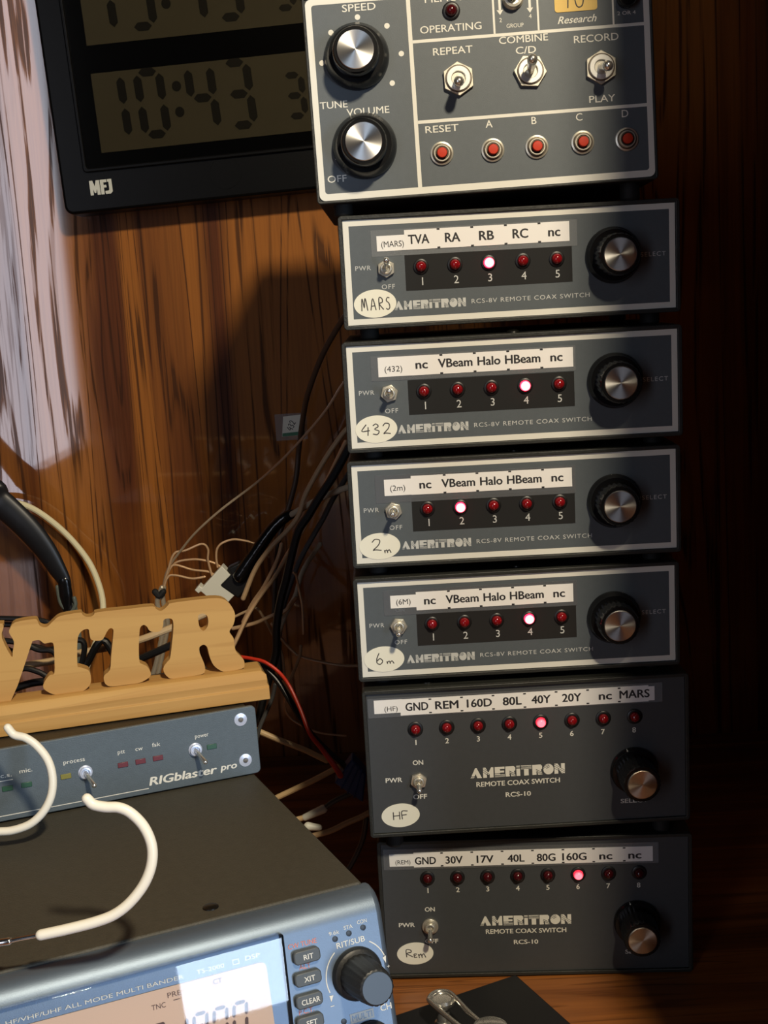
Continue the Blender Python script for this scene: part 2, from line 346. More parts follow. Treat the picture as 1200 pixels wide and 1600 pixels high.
# ------------------------------------------------------------------ lettering
_tc = {}
def _text_mesh(s, bold, shear, spacing):
    bold = 0.0; k = (s, bold, shear, spacing)
    if k not in _tc:
        cu = bpy.data.curves.new('t', 'FONT'); cu.body = s; cu.size = 1.0; cu.offset = bold; cu.shear = shear; cu.space_character = spacing; cu.resolution_u = 3
        o = bpy.data.objects.new('t', cu); C.objects.link(o)
        dg = bpy.context.evaluated_depsgraph_get(); dg.update()
        me = bpy.data.meshes.new_from_object(o.evaluated_get(dg))
        vv = [(v.co.x, v.co.y) for v in me.vertices]; ff = [tuple(p.vertices) for p in me.polygons]
        bpy.data.objects.remove(o); bpy.data.curves.remove(cu); bpy.data.meshes.remove(me)
        _tc[k] = (vv, ff)
    return _tc[k]
CAPH = None
def text(bm, s, cx, cz, cap, y=-0.12, width=None, bold=0.0, shear=0.0, spacing=1.0, mi=0, rot=0.0, skew=0.0):
    # centred horizontally on cx, vertically so that the capitals are centred on cz; cap = capital height; width = full width
    global CAPH
    if CAPH is None:
        vv, _ = _text_mesh('H', 0.0, 0.0, 1.0); CAPH = max(v[1] for v in vv)-min(v[1] for v in vv)
    vv, ff = _text_mesh(s, bold, shear, spacing)
    x0 = min(v[0] for v in vv); x1 = max(v[0] for v in vv); k = cap/CAPH
    kx = width/(x1-x0) if width else k
    c, sn = math.cos(rot), math.sin(rot)
    # heavier weights are the same glyphs laid down again a hair to each side
    for j, (ox, oz) in enumerate([(0, 0)] if not bold else [(-bold, 0), (bold, 0), (0, bold*0.6), (0, -bold*0.6)]):
        vs_ = []
        for v in vv:
            a = (v[0]-(x0+x1)/2+ox)*kx; b = (v[1]-CAPH/2+oz)*k; a += b*skew
            vs_.append(bm.verts.new((cx+a*c-b*sn, y-0.002*j, cz+a*sn+b*c)))
        for f in ff:
            try: bm.faces.new([vs_[i] for i in f]).material_index = mi
            except ValueError: pass
# pen strokes, each letter in a unit box
PEN = {
 'M': (1.1, [[(0,0),(.12,.95),(.25,.9),(.45,.25),(.6,.95),(.75,.95),(1,0)]]),
 'A': (.9, [[(0,0),(.4,1),(.85,0)], [(.15,.35),(.75,.38)]]),
 'R': (.8, [[(.1,0),(.12,1),(.6,.95),(.65,.65),(.15,.5),(.8,0)]]),
 'S': (.7, [[(.65,.95),(.3,1),(.1,.75),(.5,.5),(.6,.15),(.3,-.02),(0,.1)]]),
 '4': (.8, [[(.45,1),(0,.4),(.75,.42)], [(.62,.75),(.55,-.05)]]),
 '3': (.7, [[(.05,.85),(.35,1),(.55,.75),(.2,.52),(.6,.3),(.4,0),(0,.08)]]),
 '2': (.8, [[(.05,.75),(.3,1),(.65,.9),(.55,.5),(.1,.05),(.3,.08),(.75,0)]]),
 'm': (.9, [[(0,.5),(.08,0)],[(.06,.3),(.3,.5),(.42,0)],[(.42,.3),(.65,.5),(.85,0)]]),
 '6': (.75, [[(.35,1),(.1,.5),(.1,.1),(.4,-.02),(.65,.25),(.4,.5),(.12,.3)]]),
 'H': (.8, [[(0,0),(.03,1)],[(.75,0),(.78,1)],[(.02,.5),(.76,.5)]]),
 'F': (.75, [[(.03,0),(.05,1),(.75,1)],[(.05,.52),(.6,.55)]]),
 'e': (.7, [[(.6,.55),(.15,.6),(.05,.35),(.4,.3)],[(.1,.3),(.05,.05),(.3,-.02),(.6,.05)]]),
 '1': (.35, [[(.2,1),(.12,0)]]),
 '0': (.8, [[(.4,1),(.05,.6),(.2,.05),(.6,.1),(.7,.7),(.4,1)]]),
}
def pen(bm, s, cx, cz, h, y=-0.2, wscale=0.75, gap=0.22, r=0.28, rot=0.0, low=None):
    tot = sum(PEN[c][0]*wscale+gap for c in s)-gap; x = -tot/2; cs, sn = math.cos(rot), math.sin(rot)
    for c in s:
        hh = h
        for st in PEN[c][1]:
            P = []
            for a, b in st:
                px, pz = (x+a*wscale)*h, (b-0.5)*hh
                P.append(Vector((cx+px*cs-pz*sn, y, cz+px*sn+pz*cs)))
            tube(bm, P, r, n=6, sub=4, flat=(0.25, (0,1,0)), round_end=False)
        x += PEN[c][0]*wscale+gap
# block logo with hatch stripes cut into the letters
LOGO = [
 ('A', 1.15, [[(0,0),(.48,1),(.62,1),(1.1,0),(.66,0),(.5,.42),(.40,.2),(.36,0)]], [((-.05,.18),(.42,.18)),((-.05,.06),(.42,.06))]),
 ('M', 1.05, [[(0,0),(0,1),(.25,1),(.52,.5),(.78,1),(1,1),(1,0),(.62,0),(.62,.4),(.52,.25),(.36,.4),(.36,0)]], [((-.05,1.0),(.55,.55)),((-.05,.8),(.5,.38)),((-.05,.6),(.42,.24))]),
 ('E', .95, [[(0,0),(0,1),(.95,1),(.95,.78),(.5,.78),(.5,.62),(.9,.62),(.9,.42),(0.5,.42),(.5,.26),(.95,.26),(.95,0)]], [((0,.34),(.95,.34)),((0,.18),(.95,.18)),((0,.08),(.95,.08))]),
 ('R', .98, [[(0,0),(0,1),(.8,1),(.95,.85),(.95,.6),(.82,.48),(.98,0),(.55,0),(.48,.3),(.40,.3),(.40,0)]], [((.35,.55),(1.05,.2)),((.35,.4),(1.05,.05)),((.35,.24),(1.0,-.08))]),
 ('I', .38, [[(0,0),(0,.72),(.36,.72),(.36,0)],[(0,.82),(0,1),(.36,1),(.36,.82)]], [((0,.9),(.4,.9))]),
 ('T', 1.0, [[(0,.62),(0,1),(1,1),(1,.62),(.72,.62),(.72,0),(.28,0),(.28,.62)]], [((0,.9),(1,.9)),((0,.8),(1,.8)),((0,.7),(1,.7))]),
 ('R', .98, [[(0,0),(0,1),(.8,1),(.95,.85),(.95,.6),(.82,.48),(.98,0),(.55,0),(.48,.3),(.40,.3),(.40,0)]], [((.35,.55),(1.05,.2)),((.35,.4),(1.05,.05)),((.35,.24),(1.0,-.08))]),
 ('O', 1.0, [[(.5+.5*math.cos(2*math.pi*i/20), .5+.52*math.sin(2*math.pi*i/20)) for i in range(20)]], [((-.02,.75),(.55,1.0)),((-.02,.6),(.6,.88)),((.3,.58),(.62,.74))]),
 ('N', 1.0, [[(0,0),(0,1),(.3,1),(.64,.5),(.64,1),(1,1),(1,0),(.7,0),(.36,.5),(.36,0)]], [((-.05,.95),(1.05,.3)),((-.05,.75),(1.05,.12)),((-.05,.55),(.9,-.02))]),
]
def logo(bm, x0, x1, z0, z1, y, mi=0, mi_dark=1):
    tot = sum(l[1]+0.07 for l in LOGO)-0.07; kx = (x1-x0)/tot; kz = z1-z0; x = x0
    for _, wd, polys, stripes in LOGO:
        for pl in polys: prism(bm, [(x+a*kx, z0+b*kz) for a, b in pl], y, y, mi)
        for (a, b), (c, d) in stripes:
            p = Vector((x+a*kx, z0+b*kz)); q = Vector((x+c*kx, z0+d*kz)); n = (q-p).normalized(); n = Vector((-n.y, n.x))*kz*0.028
            pts = [p+n, q+n, q-n, p-n]
            pts = [(min(max(t.x, x), x+wd*kx), min(max(t.y, z0), z1)) for t in pts]
            try: bm.faces.new([bm.verts.new((t[0], y-0.05, t[1])) for t in pts]).material_index = mi_dark
            except ValueError: pass
        x += (wd+0.07)*kx

# ------------------------------------------------------------------ traced shapes, in world metres (cables) and sign millimetres
SIGN_OUTLINE =  [(-134.5, 57.6), (-133.3, 57.1), (-133.0, 55.4), (-134.4, 50.1), (-130.8, 39.6), (-129.9, 42.1), (-128.7, 47.3), (-130.5, 52.0), (-129.9, 54.4), (-127.0, 57.3), (-117.6, 57.8), (-115.9, 56.7), (-115.1, 54.1), (-113.0, 52.9), (-111.0, 53.2), (-107.8, 55.8), (-104.1, 57.8), (-94.3, 58.3), (-93.1, 57.2), (-91.6, 55.8), (-89.0, 55.5), (-87.3, 56.3), (-85.2, 57.4), (-69.6, 57.2), (-57.0, 57.0), (-55.1, 55.4), (-52.9, 54.0), (-50.4, 55.1), (-48.6, 56.6), (-46.8, 57.5), (-34.6, 57.7), (-22.3, 57.2), (-17.0, 54.5), (-14.0, 48.8), (-14.1, 44.6), (-15.4, 41.2), (-17.4, 38.6), (-17.2, 36.8), (-15.7, 34.2), (-15.5, 29.2), (-14.7, 26.2), (-11.6, 22.2), (-11.1, 19.3), (-12.4, 17.0), (-21.2, 16.4), (-24.5, 17.6), (-27.7, 20.9), (-29.3, 25.4), (-30.2, 31.1), (-32.1, 32.8), (-34.3, 31.7), (-34.5, 28.9), (-33.5, 25.2), (-32.5, 21.5), (-32.8, 18.0), (-35.7, 16.7), (-49.4, 16.4), (-52.7, 18.0), (-54.4, 21.0), (-54.1, 23.8), (-51.8, 26.3), (-50.3, 28.2), (-48.5, 36.4), (-47.2, 43.2), (-47.0, 48.1), (-48.9, 49.4), (-51.7, 49.0), (-52.3, 46.0), (-53.9, 43.4), (-56.6, 43.0), (-59.6, 44.1), (-60.7, 46.3), (-62.2, 47.6), (-64.0, 46.8), (-64.9, 44.1), (-66.1, 35.9), (-66.5, 28.3), (-65.3, 26.7), (-62.8, 25.0), (-61.4, 22.0), (-61.6, 19.6), (-64.9, 17.6), (-68.3, 16.7), (-73.7, 16.7), (-81.7, 16.8), (-84.6, 17.9), (-85.7, 20.1), (-85.4, 23.2), (-82.1, 26.0), (-80.7, 33.5), (-78.7, 43.5), (-78.3, 47.2), (-79.9, 48.0), (-81.7, 46.3), (-84.0, 42.8), (-86.4, 42.2), (-89.9, 43.2), (-90.6, 46.2), (-90.8, 48.9), (-92.9, 49.1), (-95.5, 47.4), (-97.1, 43.3), (-98.4, 30.9), (-97.3, 29.4), (-93.9, 27.7), (-92.4, 25.6), (-92.6, 20.4), (-94.9, 17.6), (-98.1, 16.2), (-104.2, 16.2), (-110.7, 16.4), (-114.1, 18.0), (-116.7, 20.7), (-116.1, 23.7), (-113.1, 27.1), (-110.4, 28.1), (-109.5, 37.4), (-109.2, 43.0), (-110.1, 44.4), (-111.9, 44.4), (-113.9, 44.4), (-115.6, 46.1), (-117.0, 46.6), (-119.5, 46.2), (-120.4, 44.5), (-133.8, 16.0), (-142.9, 15.9), (-146.6, 33.8), (-151.2, 54.7), (-155.4, 56.6), (-155.8, 58.6), (-153.2, 59.6)]
SIGN_HOLE =  [(-33.3, 49.1), (-31.2, 49.9), (-28.9, 48.6), (-28.3, 45.7), (-29.1, 42.3), (-31.4, 40.4), (-33.2, 42.4), (-33.6, 46.4)]
PATHS = {
    'coax_brown': [(-0.08, 0.2, 0.3767), (-0.0884, 0.22, 0.369), (-0.1046, 0.24, 0.345), (-0.1176, 0.26, 0.3175), (-0.1239, 0.28, 0.2979), (-0.1303, 0.3, 0.2713), (-0.1345, 0.3, 0.2465), (-0.1427, 0.3, 0.2221), (-0.1503, 0.296, 0.2024), (-0.1547, 0.288, 0.1737), (-0.157, 0.28, 0.145)],
    'wire_silver': [(-0.0779, 0.15, 0.3416), (-0.0896, 0.17, 0.328), (-0.1021, 0.19, 0.3102), (-0.1203, 0.21, 0.29), (-0.1398, 0.23, 0.2707), (-0.1601, 0.25, 0.2533), (-0.1873, 0.256, 0.2345), (-0.2077, 0.262, 0.218), (-0.2214, 0.268, 0.2037), (-0.2351, 0.274, 0.1866), (-0.2422, 0.28, 0.1678)],
    'wireA': [(-0.2403, 0.27, 0.1702), (-0.2345, 0.27, 0.186), (-0.2284, 0.27, 0.1996), (-0.2195, 0.27, 0.2016), (-0.2069, 0.27, 0.2059), (-0.2024, 0.27, 0.2017), (-0.2031, 0.27, 0.1932), (-0.2011, 0.27, 0.1811)],
    'wireB': [(-0.2407, 0.272, 0.1697), (-0.2333, 0.272, 0.1869), (-0.2281, 0.272, 0.1902), (-0.2162, 0.272, 0.186), (-0.2041, 0.272, 0.1838), (-0.2004, 0.272, 0.1816)],
    'wireC': [(-0.2395, 0.268, 0.1702), (-0.2345, 0.268, 0.1819), (-0.2281, 0.268, 0.1831), (-0.2161, 0.268, 0.1799), (-0.2063, 0.268, 0.1808)],
    'wireD': [(-0.2408, 0.275, 0.1685), (-0.2321, 0.275, 0.1892), (-0.216, 0.275, 0.1933), (-0.2015, 0.275, 0.1905), (-0.194, 0.275, 0.186)],
    'wireE': [(-0.1965, 0.272, 0.1869), (-0.1969, 0.272, 0.1949), (-0.1953, 0.272, 0.2018), (-0.1901, 0.272, 0.206), (-0.1802, 0.272, 0.2075), (-0.165, 0.272, 0.2026), (-0.1569, 0.272, 0.1927)],
    'bundle': [(-0.239, 0.265, 0.1749), (-0.242, 0.265, 0.169), (-0.2436, 0.265, 0.1616), (-0.2406, 0.265, 0.1463), (-0.2446, 0.265, 0.1287), (-0.2513, 0.265, 0.1086), (-0.26, 0.265, 0.0936)],
    'bundle2': [(-0.2381, 0.268, 0.1741), (-0.2396, 0.268, 0.1681), (-0.2393, 0.268, 0.1606), (-0.2377, 0.268, 0.1453), (-0.2422, 0.268, 0.1276), (-0.2465, 0.268, 0.1125), (-0.2533, 0.268, 0.0922)],
    'black_wrap': [(-0.1784, 0.26, 0.1817), (-0.1731, 0.26, 0.1888), (-0.1677, 0.26, 0.1959), (-0.1586, 0.26, 0.2077), (-0.1492, 0.26, 0.2185), (-0.141, 0.26, 0.2249), (-0.1356, 0.26, 0.227)],
    'grey_cable': [(-0.1381, 0.26, 0.2257), (-0.1259, 0.248, 0.2335), (-0.113, 0.236, 0.2415), (-0.1005, 0.224, 0.248), (-0.0894, 0.212, 0.253), (-0.0791, 0.2, 0.258)],
    'C5': [(-0.0891, 0.24, 0.2917), (-0.094, 0.24, 0.2873), (-0.1066, 0.24, 0.2712), (-0.1169, 0.24, 0.2557), (-0.1243, 0.24, 0.2429), (-0.1299, 0.24, 0.2289), (-0.1391, 0.24, 0.218), (-0.1482, 0.24, 0.2098), (-0.1584, 0.24, 0.1988), (-0.1658, 0.24, 0.1881), (-0.1748, 0.24, 0.1691)],
    'C6': [(-0.0913, 0.22, 0.284), (-0.1038, 0.224, 0.2612), (-0.1113, 0.228, 0.247), (-0.1189, 0.232, 0.2336), (-0.1286, 0.236, 0.2163), (-0.1393, 0.24, 0.2016), (-0.1492, 0.232, 0.1866), (-0.1606, 0.224, 0.1739), (-0.1701, 0.216, 0.1612), (-0.1776, 0.208, 0.1476), (-0.1861, 0.2, 0.1329)],
    'C7': [(-0.1431, 0.235, 0.2096), (-0.1466, 0.235, 0.1993), (-0.1531, 0.235, 0.1871), (-0.1595, 0.235, 0.1768), (-0.1674, 0.235, 0.1666), (-0.1756, 0.235, 0.1524)],
    'C8': [(-0.0891, 0.21, 0.2806), (-0.1015, 0.21, 0.2609), (-0.1129, 0.21, 0.2455), (-0.1204, 0.21, 0.2344), (-0.1284, 0.21, 0.2233), (-0.1347, 0.21, 0.2051), (-0.1394, 0.21, 0.189), (-0.1447, 0.21, 0.1728), (-0.1488, 0.21, 0.154), (-0.1506, 0.21, 0.135), (-0.157, 0.21, 0.116), (-0.1636, 0.21, 0.097), (-0.1668, 0.21, 0.0849)],
    'C9': [(-0.0898, 0.25, 0.2589), (-0.1043, 0.25, 0.2382), (-0.1123, 0.25, 0.2242), (-0.1203, 0.25, 0.212), (-0.1309, 0.25, 0.1951), (-0.1399, 0.25, 0.1759), (-0.1482, 0.25, 0.1527), (-0.1519, 0.25, 0.1279), (-0.1527, 0.25, 0.1027)],
    'C10': [(-0.1154, 0.24, 0.207), (-0.1257, 0.24, 0.1931), (-0.1311, 0.24, 0.1837), (-0.1359, 0.24, 0.1694), (-0.1423, 0.24, 0.159), (-0.1478, 0.24, 0.1475), (-0.1538, 0.24, 0.131)],
    'C11': [(-0.1349, 0.225, 0.1899), (-0.1332, 0.225, 0.1874), (-0.1317, 0.225, 0.1753), (-0.1305, 0.225, 0.1657), (-0.1306, 0.225, 0.156), (-0.131, 0.225, 0.1439)],
    'C12': [(-0.1529, 0.22, 0.1538), (-0.1475, 0.22, 0.1434), (-0.1407, 0.22, 0.1343), (-0.1336, 0.22, 0.128), (-0.1153, 0.22, 0.1221), (-0.1014, 0.22, 0.1194), (-0.0911, 0.22, 0.1188)],
    'C13': [(-0.1327, 0.215, 0.1373), (-0.1335, 0.215, 0.1315), (-0.1358, 0.215, 0.1258), (-0.1407, 0.215, 0.1154), (-0.1439, 0.215, 0.1098)],
    'C14': [(-0.1828, 0.23, 0.1493), (-0.1742, 0.23, 0.1508), (-0.1656, 0.23, 0.1527), (-0.1578, 0.23, 0.1557), (-0.151, 0.23, 0.1582), (-0.1438, 0.23, 0.1603), (-0.1352, 0.23, 0.1695)],
    'C14b': [(-0.1849, 0.25, 0.1523), (-0.1744, 0.25, 0.1566), (-0.1671, 0.25, 0.1587), (-0.1619, 0.25, 0.1509), (-0.1565, 0.25, 0.1382), (-0.1503, 0.25, 0.1228), (-0.1493, 0.25, 0.1025)],
    'red': [(-0.17, 0.16, 0.1486), (-0.1606, 0.1567, 0.1475), (-0.1522, 0.1533, 0.1456), (-0.1431, 0.15, 0.139), (-0.1361, 0.1433, 0.1309), (-0.1294, 0.1367, 0.1163), (-0.1239, 0.13, 0.1023), (-0.1165, 0.1283, 0.0918), (-0.1083, 0.1267, 0.079), (-0.1052, 0.125, 0.0737)],
    'black': [(-0.1664, 0.165, 0.145), (-0.1575, 0.1617, 0.1419), (-0.1522, 0.1583, 0.1391), (-0.1443, 0.155, 0.1302), (-0.1366, 0.15, 0.1174), (-0.1304, 0.145, 0.1079), (-0.1247, 0.14, 0.0995), (-0.1141, 0.1367, 0.0875), (-0.1043, 0.1333, 0.0788), (-0.101, 0.13, 0.0754)],
    'blue': [(-0.1099, 0.128, 0.0673), (-0.097, 0.128, 0.0837), (-0.0883, 0.128, 0.0724), (-0.0916, 0.128, 0.0522), (-0.0984, 0.128, 0.0752)],
    'C16': [(-0.1697, 0.2, 0.082), (-0.1661, 0.196, 0.0818), (-0.1488, 0.192, 0.0746), (-0.1325, 0.188, 0.0684), (-0.126, 0.184, 0.0663), (-0.1174, 0.18, 0.063)],
    'C17': [(-0.1603, 0.16, 0.0416), (-0.1536, 0.158, 0.0458), (-0.137, 0.156, 0.0537), (-0.1254, 0.154, 0.0595), (-0.113, 0.152, 0.0662), (-0.1048, 0.15, 0.0711)],
    'plug1': [(-0.1313, 0.135, 0.0413), (-0.1188, 0.135, 0.0465)],
    'plug1cable': [(-0.1455, 0.135, 0.0361), (-0.1374, 0.135, 0.0398), (-0.1313, 0.135, 0.0413)],
    'plug1c2': [(-0.1188, 0.135, 0.0465), (-0.1098, 0.135, 0.0524), (-0.0944, 0.135, 0.0584)],
    'plug2': [(-0.1278, 0.11, 0.0462), (-0.1204, 0.11, 0.0449)],
    'plug2c': [(-0.1249, 0.11, 0.0393), (-0.113, 0.11, 0.0422), (-0.1031, 0.11, 0.0466), (-0.0924, 0.11, 0.0508), (-0.0816, 0.11, 0.0564)],
    'C20': [(-0.11, 0.115, 0.0047), (-0.1027, 0.115, 0.0134), (-0.0975, 0.115, 0.0222), (-0.0926, 0.115, 0.0333), (-0.0897, 0.115, 0.0466)],
    'C21': [(-0.1507, 0.19, 0.1175), (-0.1536, 0.19, 0.1077), (-0.159, 0.19, 0.0966), (-0.1638, 0.19, 0.0868), (-0.1674, 0.19, 0.0755)],
    'C22': [(-0.1478, 0.23, 0.0965), (-0.149, 0.23, 0.0866), (-0.1461, 0.23, 0.0789), (-0.138, 0.23, 0.072), (-0.1241, 0.23, 0.0651), (-0.1051, 0.23, 0.0615)],
    'white_arc': [(-0.3895, 0.358, 0.2346), (-0.3748, 0.358, 0.2327), (-0.3585, 0.358, 0.2264), (-0.3413, 0.358, 0.2124), (-0.327, 0.358, 0.1959), (-0.3137, 0.351, 0.1786), (-0.3059, 0.344, 0.1608), (-0.3026, 0.337, 0.146), (-0.3035, 0.33, 0.1317), (-0.3065, 0.3175, 0.1203), (-0.3111, 0.305, 0.1072), (-0.3127, 0.2925, 0.0979), (-0.3122, 0.28, 0.0889)],
    'arm': [(-0.3912, 0.325, 0.2647), (-0.3737, 0.325, 0.2378), (-0.3554, 0.325, 0.2175), (-0.342, 0.325, 0.1978), (-0.3335, 0.325, 0.1803), (-0.3293, 0.325, 0.1705), (-0.3289, 0.325, 0.1587), (-0.329, 0.325, 0.148), (-0.3301, 0.325, 0.1265)],
    'tan_stick': [(-0.3343, 0.15, 0.1521), (-0.3143, 0.15, 0.1537), (-0.293, 0.15, 0.156), (-0.2771, 0.15, 0.16), (-0.2536, 0.15, 0.1632), (-0.2348, 0.15, 0.167), (-0.2118, 0.15, 0.1745), (-0.1986, 0.15, 0.1791), (-0.1854, 0.15, 0.1841)],
    'blkA': [(-0.3337, 0.16, 0.1849), (-0.3165, 0.16, 0.1835), (-0.3037, 0.16, 0.1819), (-0.2954, 0.16, 0.1787), (-0.2875, 0.16, 0.1715)],
    'blkB': [(-0.3359, 0.165, 0.1796), (-0.3186, 0.165, 0.1782), (-0.3055, 0.165, 0.1779), (-0.293, 0.165, 0.1727)],
    'blkC': [(-0.3215, 0.13, 0.1735), (-0.3095, 0.13, 0.1684), (-0.3007, 0.13, 0.1723), (-0.2885, 0.13, 0.1694), (-0.2712, 0.13, 0.1749), (-0.2666, 0.13, 0.1703), (-0.2713, 0.13, 0.1532)],
    'blkD': [(-0.3222, 0.125, 0.1534), (-0.307, 0.125, 0.159), (-0.2969, 0.125, 0.1563), (-0.287, 0.125, 0.1513), (-0.2678, 0.125, 0.1546)],
    'blkE': [(-0.3286, 0.14, 0.1377), (-0.3109, 0.14, 0.1434), (-0.2979, 0.14, 0.1448), (-0.2876, 0.14, 0.142), (-0.2716, 0.14, 0.1522), (-0.257, 0.14, 0.1712), (-0.2461, 0.14, 0.1529), (-0.2338, 0.14, 0.1567), (-0.2119, 0.14, 0.1651), (-0.2044, 0.14, 0.1682)],
    'blkF': [(-0.3177, 0.12, 0.1805), (-0.3036, 0.12, 0.1776), (-0.2938, 0.12, 0.1727), (-0.2837, 0.12, 0.17), (-0.2793, 0.12, 0.1525)],
    'card': [(-0.1471, 0.27, 0.3002), (-0.1467, 0.27, 0.2785), (-0.1241, 0.27, 0.2787), (-0.1209, 0.27, 0.2978)],
    'conn': [(-0.2111, 0.262, 0.1706), (-0.1921, 0.262, 0.1899), (-0.1759, 0.262, 0.1736), (-0.1859, 0.262, 0.1566), (-0.1939, 0.262, 0.1731)],
    'hook1': [(-0.2477, -0.092, 0.1961), (-0.2449, -0.0926, 0.1927), (-0.2396, -0.0929, 0.1909), (-0.2344, -0.0936, 0.1868), (-0.2297, -0.0949, 0.18), (-0.228, -0.0963, 0.1719), (-0.2291, -0.0978, 0.1637), (-0.2331, -0.0991, 0.1566), (-0.2394, -0.1001, 0.1513), (-0.2474, -0.1006, 0.1488), (-0.254, -0.1007, 0.1485), (-0.266, -0.1006, 0.1489)],
    'hook2': [(-0.1786, -0.2208, 0.213), (-0.1764, -0.2212, 0.2108), (-0.1721, -0.2214, 0.2097), (-0.1672, -0.2215, 0.2092), (-0.1629, -0.2219, 0.2069), (-0.1586, -0.2228, 0.2019), (-0.1562, -0.224, 0.1953), (-0.1566, -0.2252, 0.1885), (-0.1595, -0.2264, 0.1818), (-0.1647, -0.2276, 0.1757), (-0.1707, -0.2284, 0.1715), (-0.1778, -0.2288, 0.1691), (-0.1884, -0.2292, 0.167), (-0.198, -0.2295, 0.1655)],
    'hook2rod': [(-0.198, -0.2295, 0.1655), (-0.2059, -0.2297, 0.1645), (-0.2101, -0.2299, 0.1639), (-0.2269, -0.2302, 0.1623)],
    'hook2sl2': [(-0.2097, -0.2299, 0.1639), (-0.2176, -0.23, 0.1631)],
}

# ------------------------------------------------------------------ room shell
DESK = -0.007; WALL = 0.372
def shell(name, x0, x1, y0, y1, z0, z1, m):
    bm = BM(); box(bm, x0, x1, y0, y1, z0, z1); o = new_obj(name, bm, m, scale=1.0, smooth=False); o['kind'] = 'structure'; return o
shell('wall_back', -1.6, 1.6, WALL, WALL+0.02, -0.757, 1.6, 'oak_wall')
shell('wall_left', -0.46, -0.44, -0.36, 0.05, DESK, 0.215, 'oak_wall')
shell('light_blocker_right', 0.097, 1.2, -0.27, -0.25, DESK, 0.95, 'oak_wall')  # unseen panel, added to shade the right side of the stack
shell('floor', -2.6, 2.6, -3.0, WALL+0.02, -0.777, -0.757, 'oak_desk')
dk = thing('desk', 'orange brown oak desk top that the radio gear stands on', 'desk', Matrix.Translation((0, -0.2, -0.757)))
bm = BM(); box(bm, -1300, 1300, -330, 571.5, 722, 750); new_obj('desk_top', bm, 'oak_desk', dk, smooth=False, bevel=2)
for sx in (-1, 1):
    bm = BM(); box(bm, sx*1240-15, sx*1240+15, -280, 560, 0, 721.5); new_obj('leg_panel', bm, 'oak_desk', dk, smooth=False)

# ------------------------------------------------------------------ shared parts of the boxes
def hexagon(bm, cx, cz, rad, y0, y1, rot=0.0, mi=0):
    prism(bm, [(cx+rad*math.cos(R(60*i)+rot), cz+rad*math.sin(R(60*i)+rot)) for i in range(6)], y0, y1, mi)
def toggle(root, u, v, lever_dir, nut=4.7, k=1.0, rot=0.3, hexed=True, lev=10.0, washer=False, tip=1.5, dull=True):
    bm = BM()
    if hexed: hexagon(bm, u, v, nut, -2.2*k, 0, rot)
    else: lathe(bm, u, v, [(0, -1.6*k), (nut, -1.6*k), (nut, 0)])
    if washer:
        lathe(bm, u, v, [(nut*0.80, -2.25*k), (nut*0.80, -2.6*k), (nut*0.70, -2.6*k)], cap=False, mi=1)
        lathe(bm, u, v, [(nut*0.72, -2.2*k), (nut*0.72, -3.4*k), (nut*0.42, -3.4*k), (nut*0.40, -2.4*k)], cap=False, mi=2)
    else:
        lathe(bm, u, v, [(nut*0.66, -2.0*k), (nut*0.66, -3.6*k), (nut*0.56, -4.0*k), (nut*0.40, -4.0*k), (nut*0.34, -2.6*k), (0, -2.6*k)], cap=False)
    t = new_obj('toggle_switch', bm, ['steel_dull' if dull else 'chrome', 'ring_dark', 'washer_white'], root, bevel=0.25)
    bm = BM(); d = Vector((lever_dir[0], -1.0, lever_dir[1])).normalized(); b = Vector((u, -2.4*k, v))
    tube(bm, [b, b+d*lev*0.5, b+d*lev], [tip*0.72, tip*0.85, tip*1.05], n=12, sub=3)
    new_obj('lever', bm, 'chrome', t)
    return t
def led(root, u, v, state, r=2.75, ring=4.0):
    bm = BM(); lathe(bm, u, v, [(r, 0), (r, -1.4)]+[(r*math.cos(R(a)), -1.4-r*0.95*math.sin(R(a))) for a in (15,30,45,60,75)]+[(0, -1.4-r*0.95)], n=24, cap=False)
    o = new_obj('led', bm, {'lit': 'led_lit', 'soft': 'led_lit_soft', 'dark': 'led_dark'}.get(state, 'led_off'), root)
    if state in ('lit', 'soft'): o['label'] = 'glowing red indicator lamp'
    bm = BM(); lathe(bm, u, v, [(ring, 0), (ring, -0.7), (ring-0.6, -1.1), (r+0.15, -1.1), (r+0.15, 0)], n=24, cap=False); new_obj('led_holder', bm, 'satin_black', o)
def knob(root, u, v, rs, rb, rc, h, cap_mat, ang=None, fluted=True, skirt_h=5.0):
    bm = BM()
    lathe(bm, u, v, [(rs, 0), (rs, -1.5), (rs-0.7, -skirt_h*0.55), (rb+2.0, -skirt_h)], n=48)
    n = 72; rings = []
    for rr, y in ((rb, -skirt_h+0.3), (rb-0.35, -h+1.2), (rb-1.0, -h+0.2), (rc, -h+0.2)):
        rings.append([bm.verts.new((u+(rr-(0.45 if fluted and i % 3 == 0 and y > -h+1 else 0))*math.cos(2*math.pi*i/n), y, v+(rr-(0.45 if fluted and i % 3 == 0 and y > -h+1 else 0))*math.sin(2*math.pi*i/n))) for i in range(n)])
    for a, b in zip(rings, rings[1:]):
        for i in range(n): bm.faces.new((a[i], a[(i+1) % n], b[(i+1) % n], b[i]))
    bm.faces.new(rings[0]); bm.faces.new(rings[-1])
    k = new_obj('knob', bm, 'black_plastic', root)
    bm = BM(); lathe(bm, u, v, [(rc, -h+0.4), (rc, -h-0.15), (rc-0.35, -h-0.4), (0, -h-0.4)], n=64); new_obj('knob_cap', bm, cap_mat, k, label='brushed metal disc', autosmooth=20)
    if ang is not None:
        bm = BM(); d = Vector((math.sin(ang), 0, math.cos(ang))); p = Vector((u, -skirt_h*0.62, v))
        tube(bm, [p+d*(rb+1.6), p+d*(rs-0.3)+Vector((0, skirt_h*0.42, 0))], 0.45, n=6, round_end=False); new_obj('pointer_line', bm, 'white_print', k)
    return k
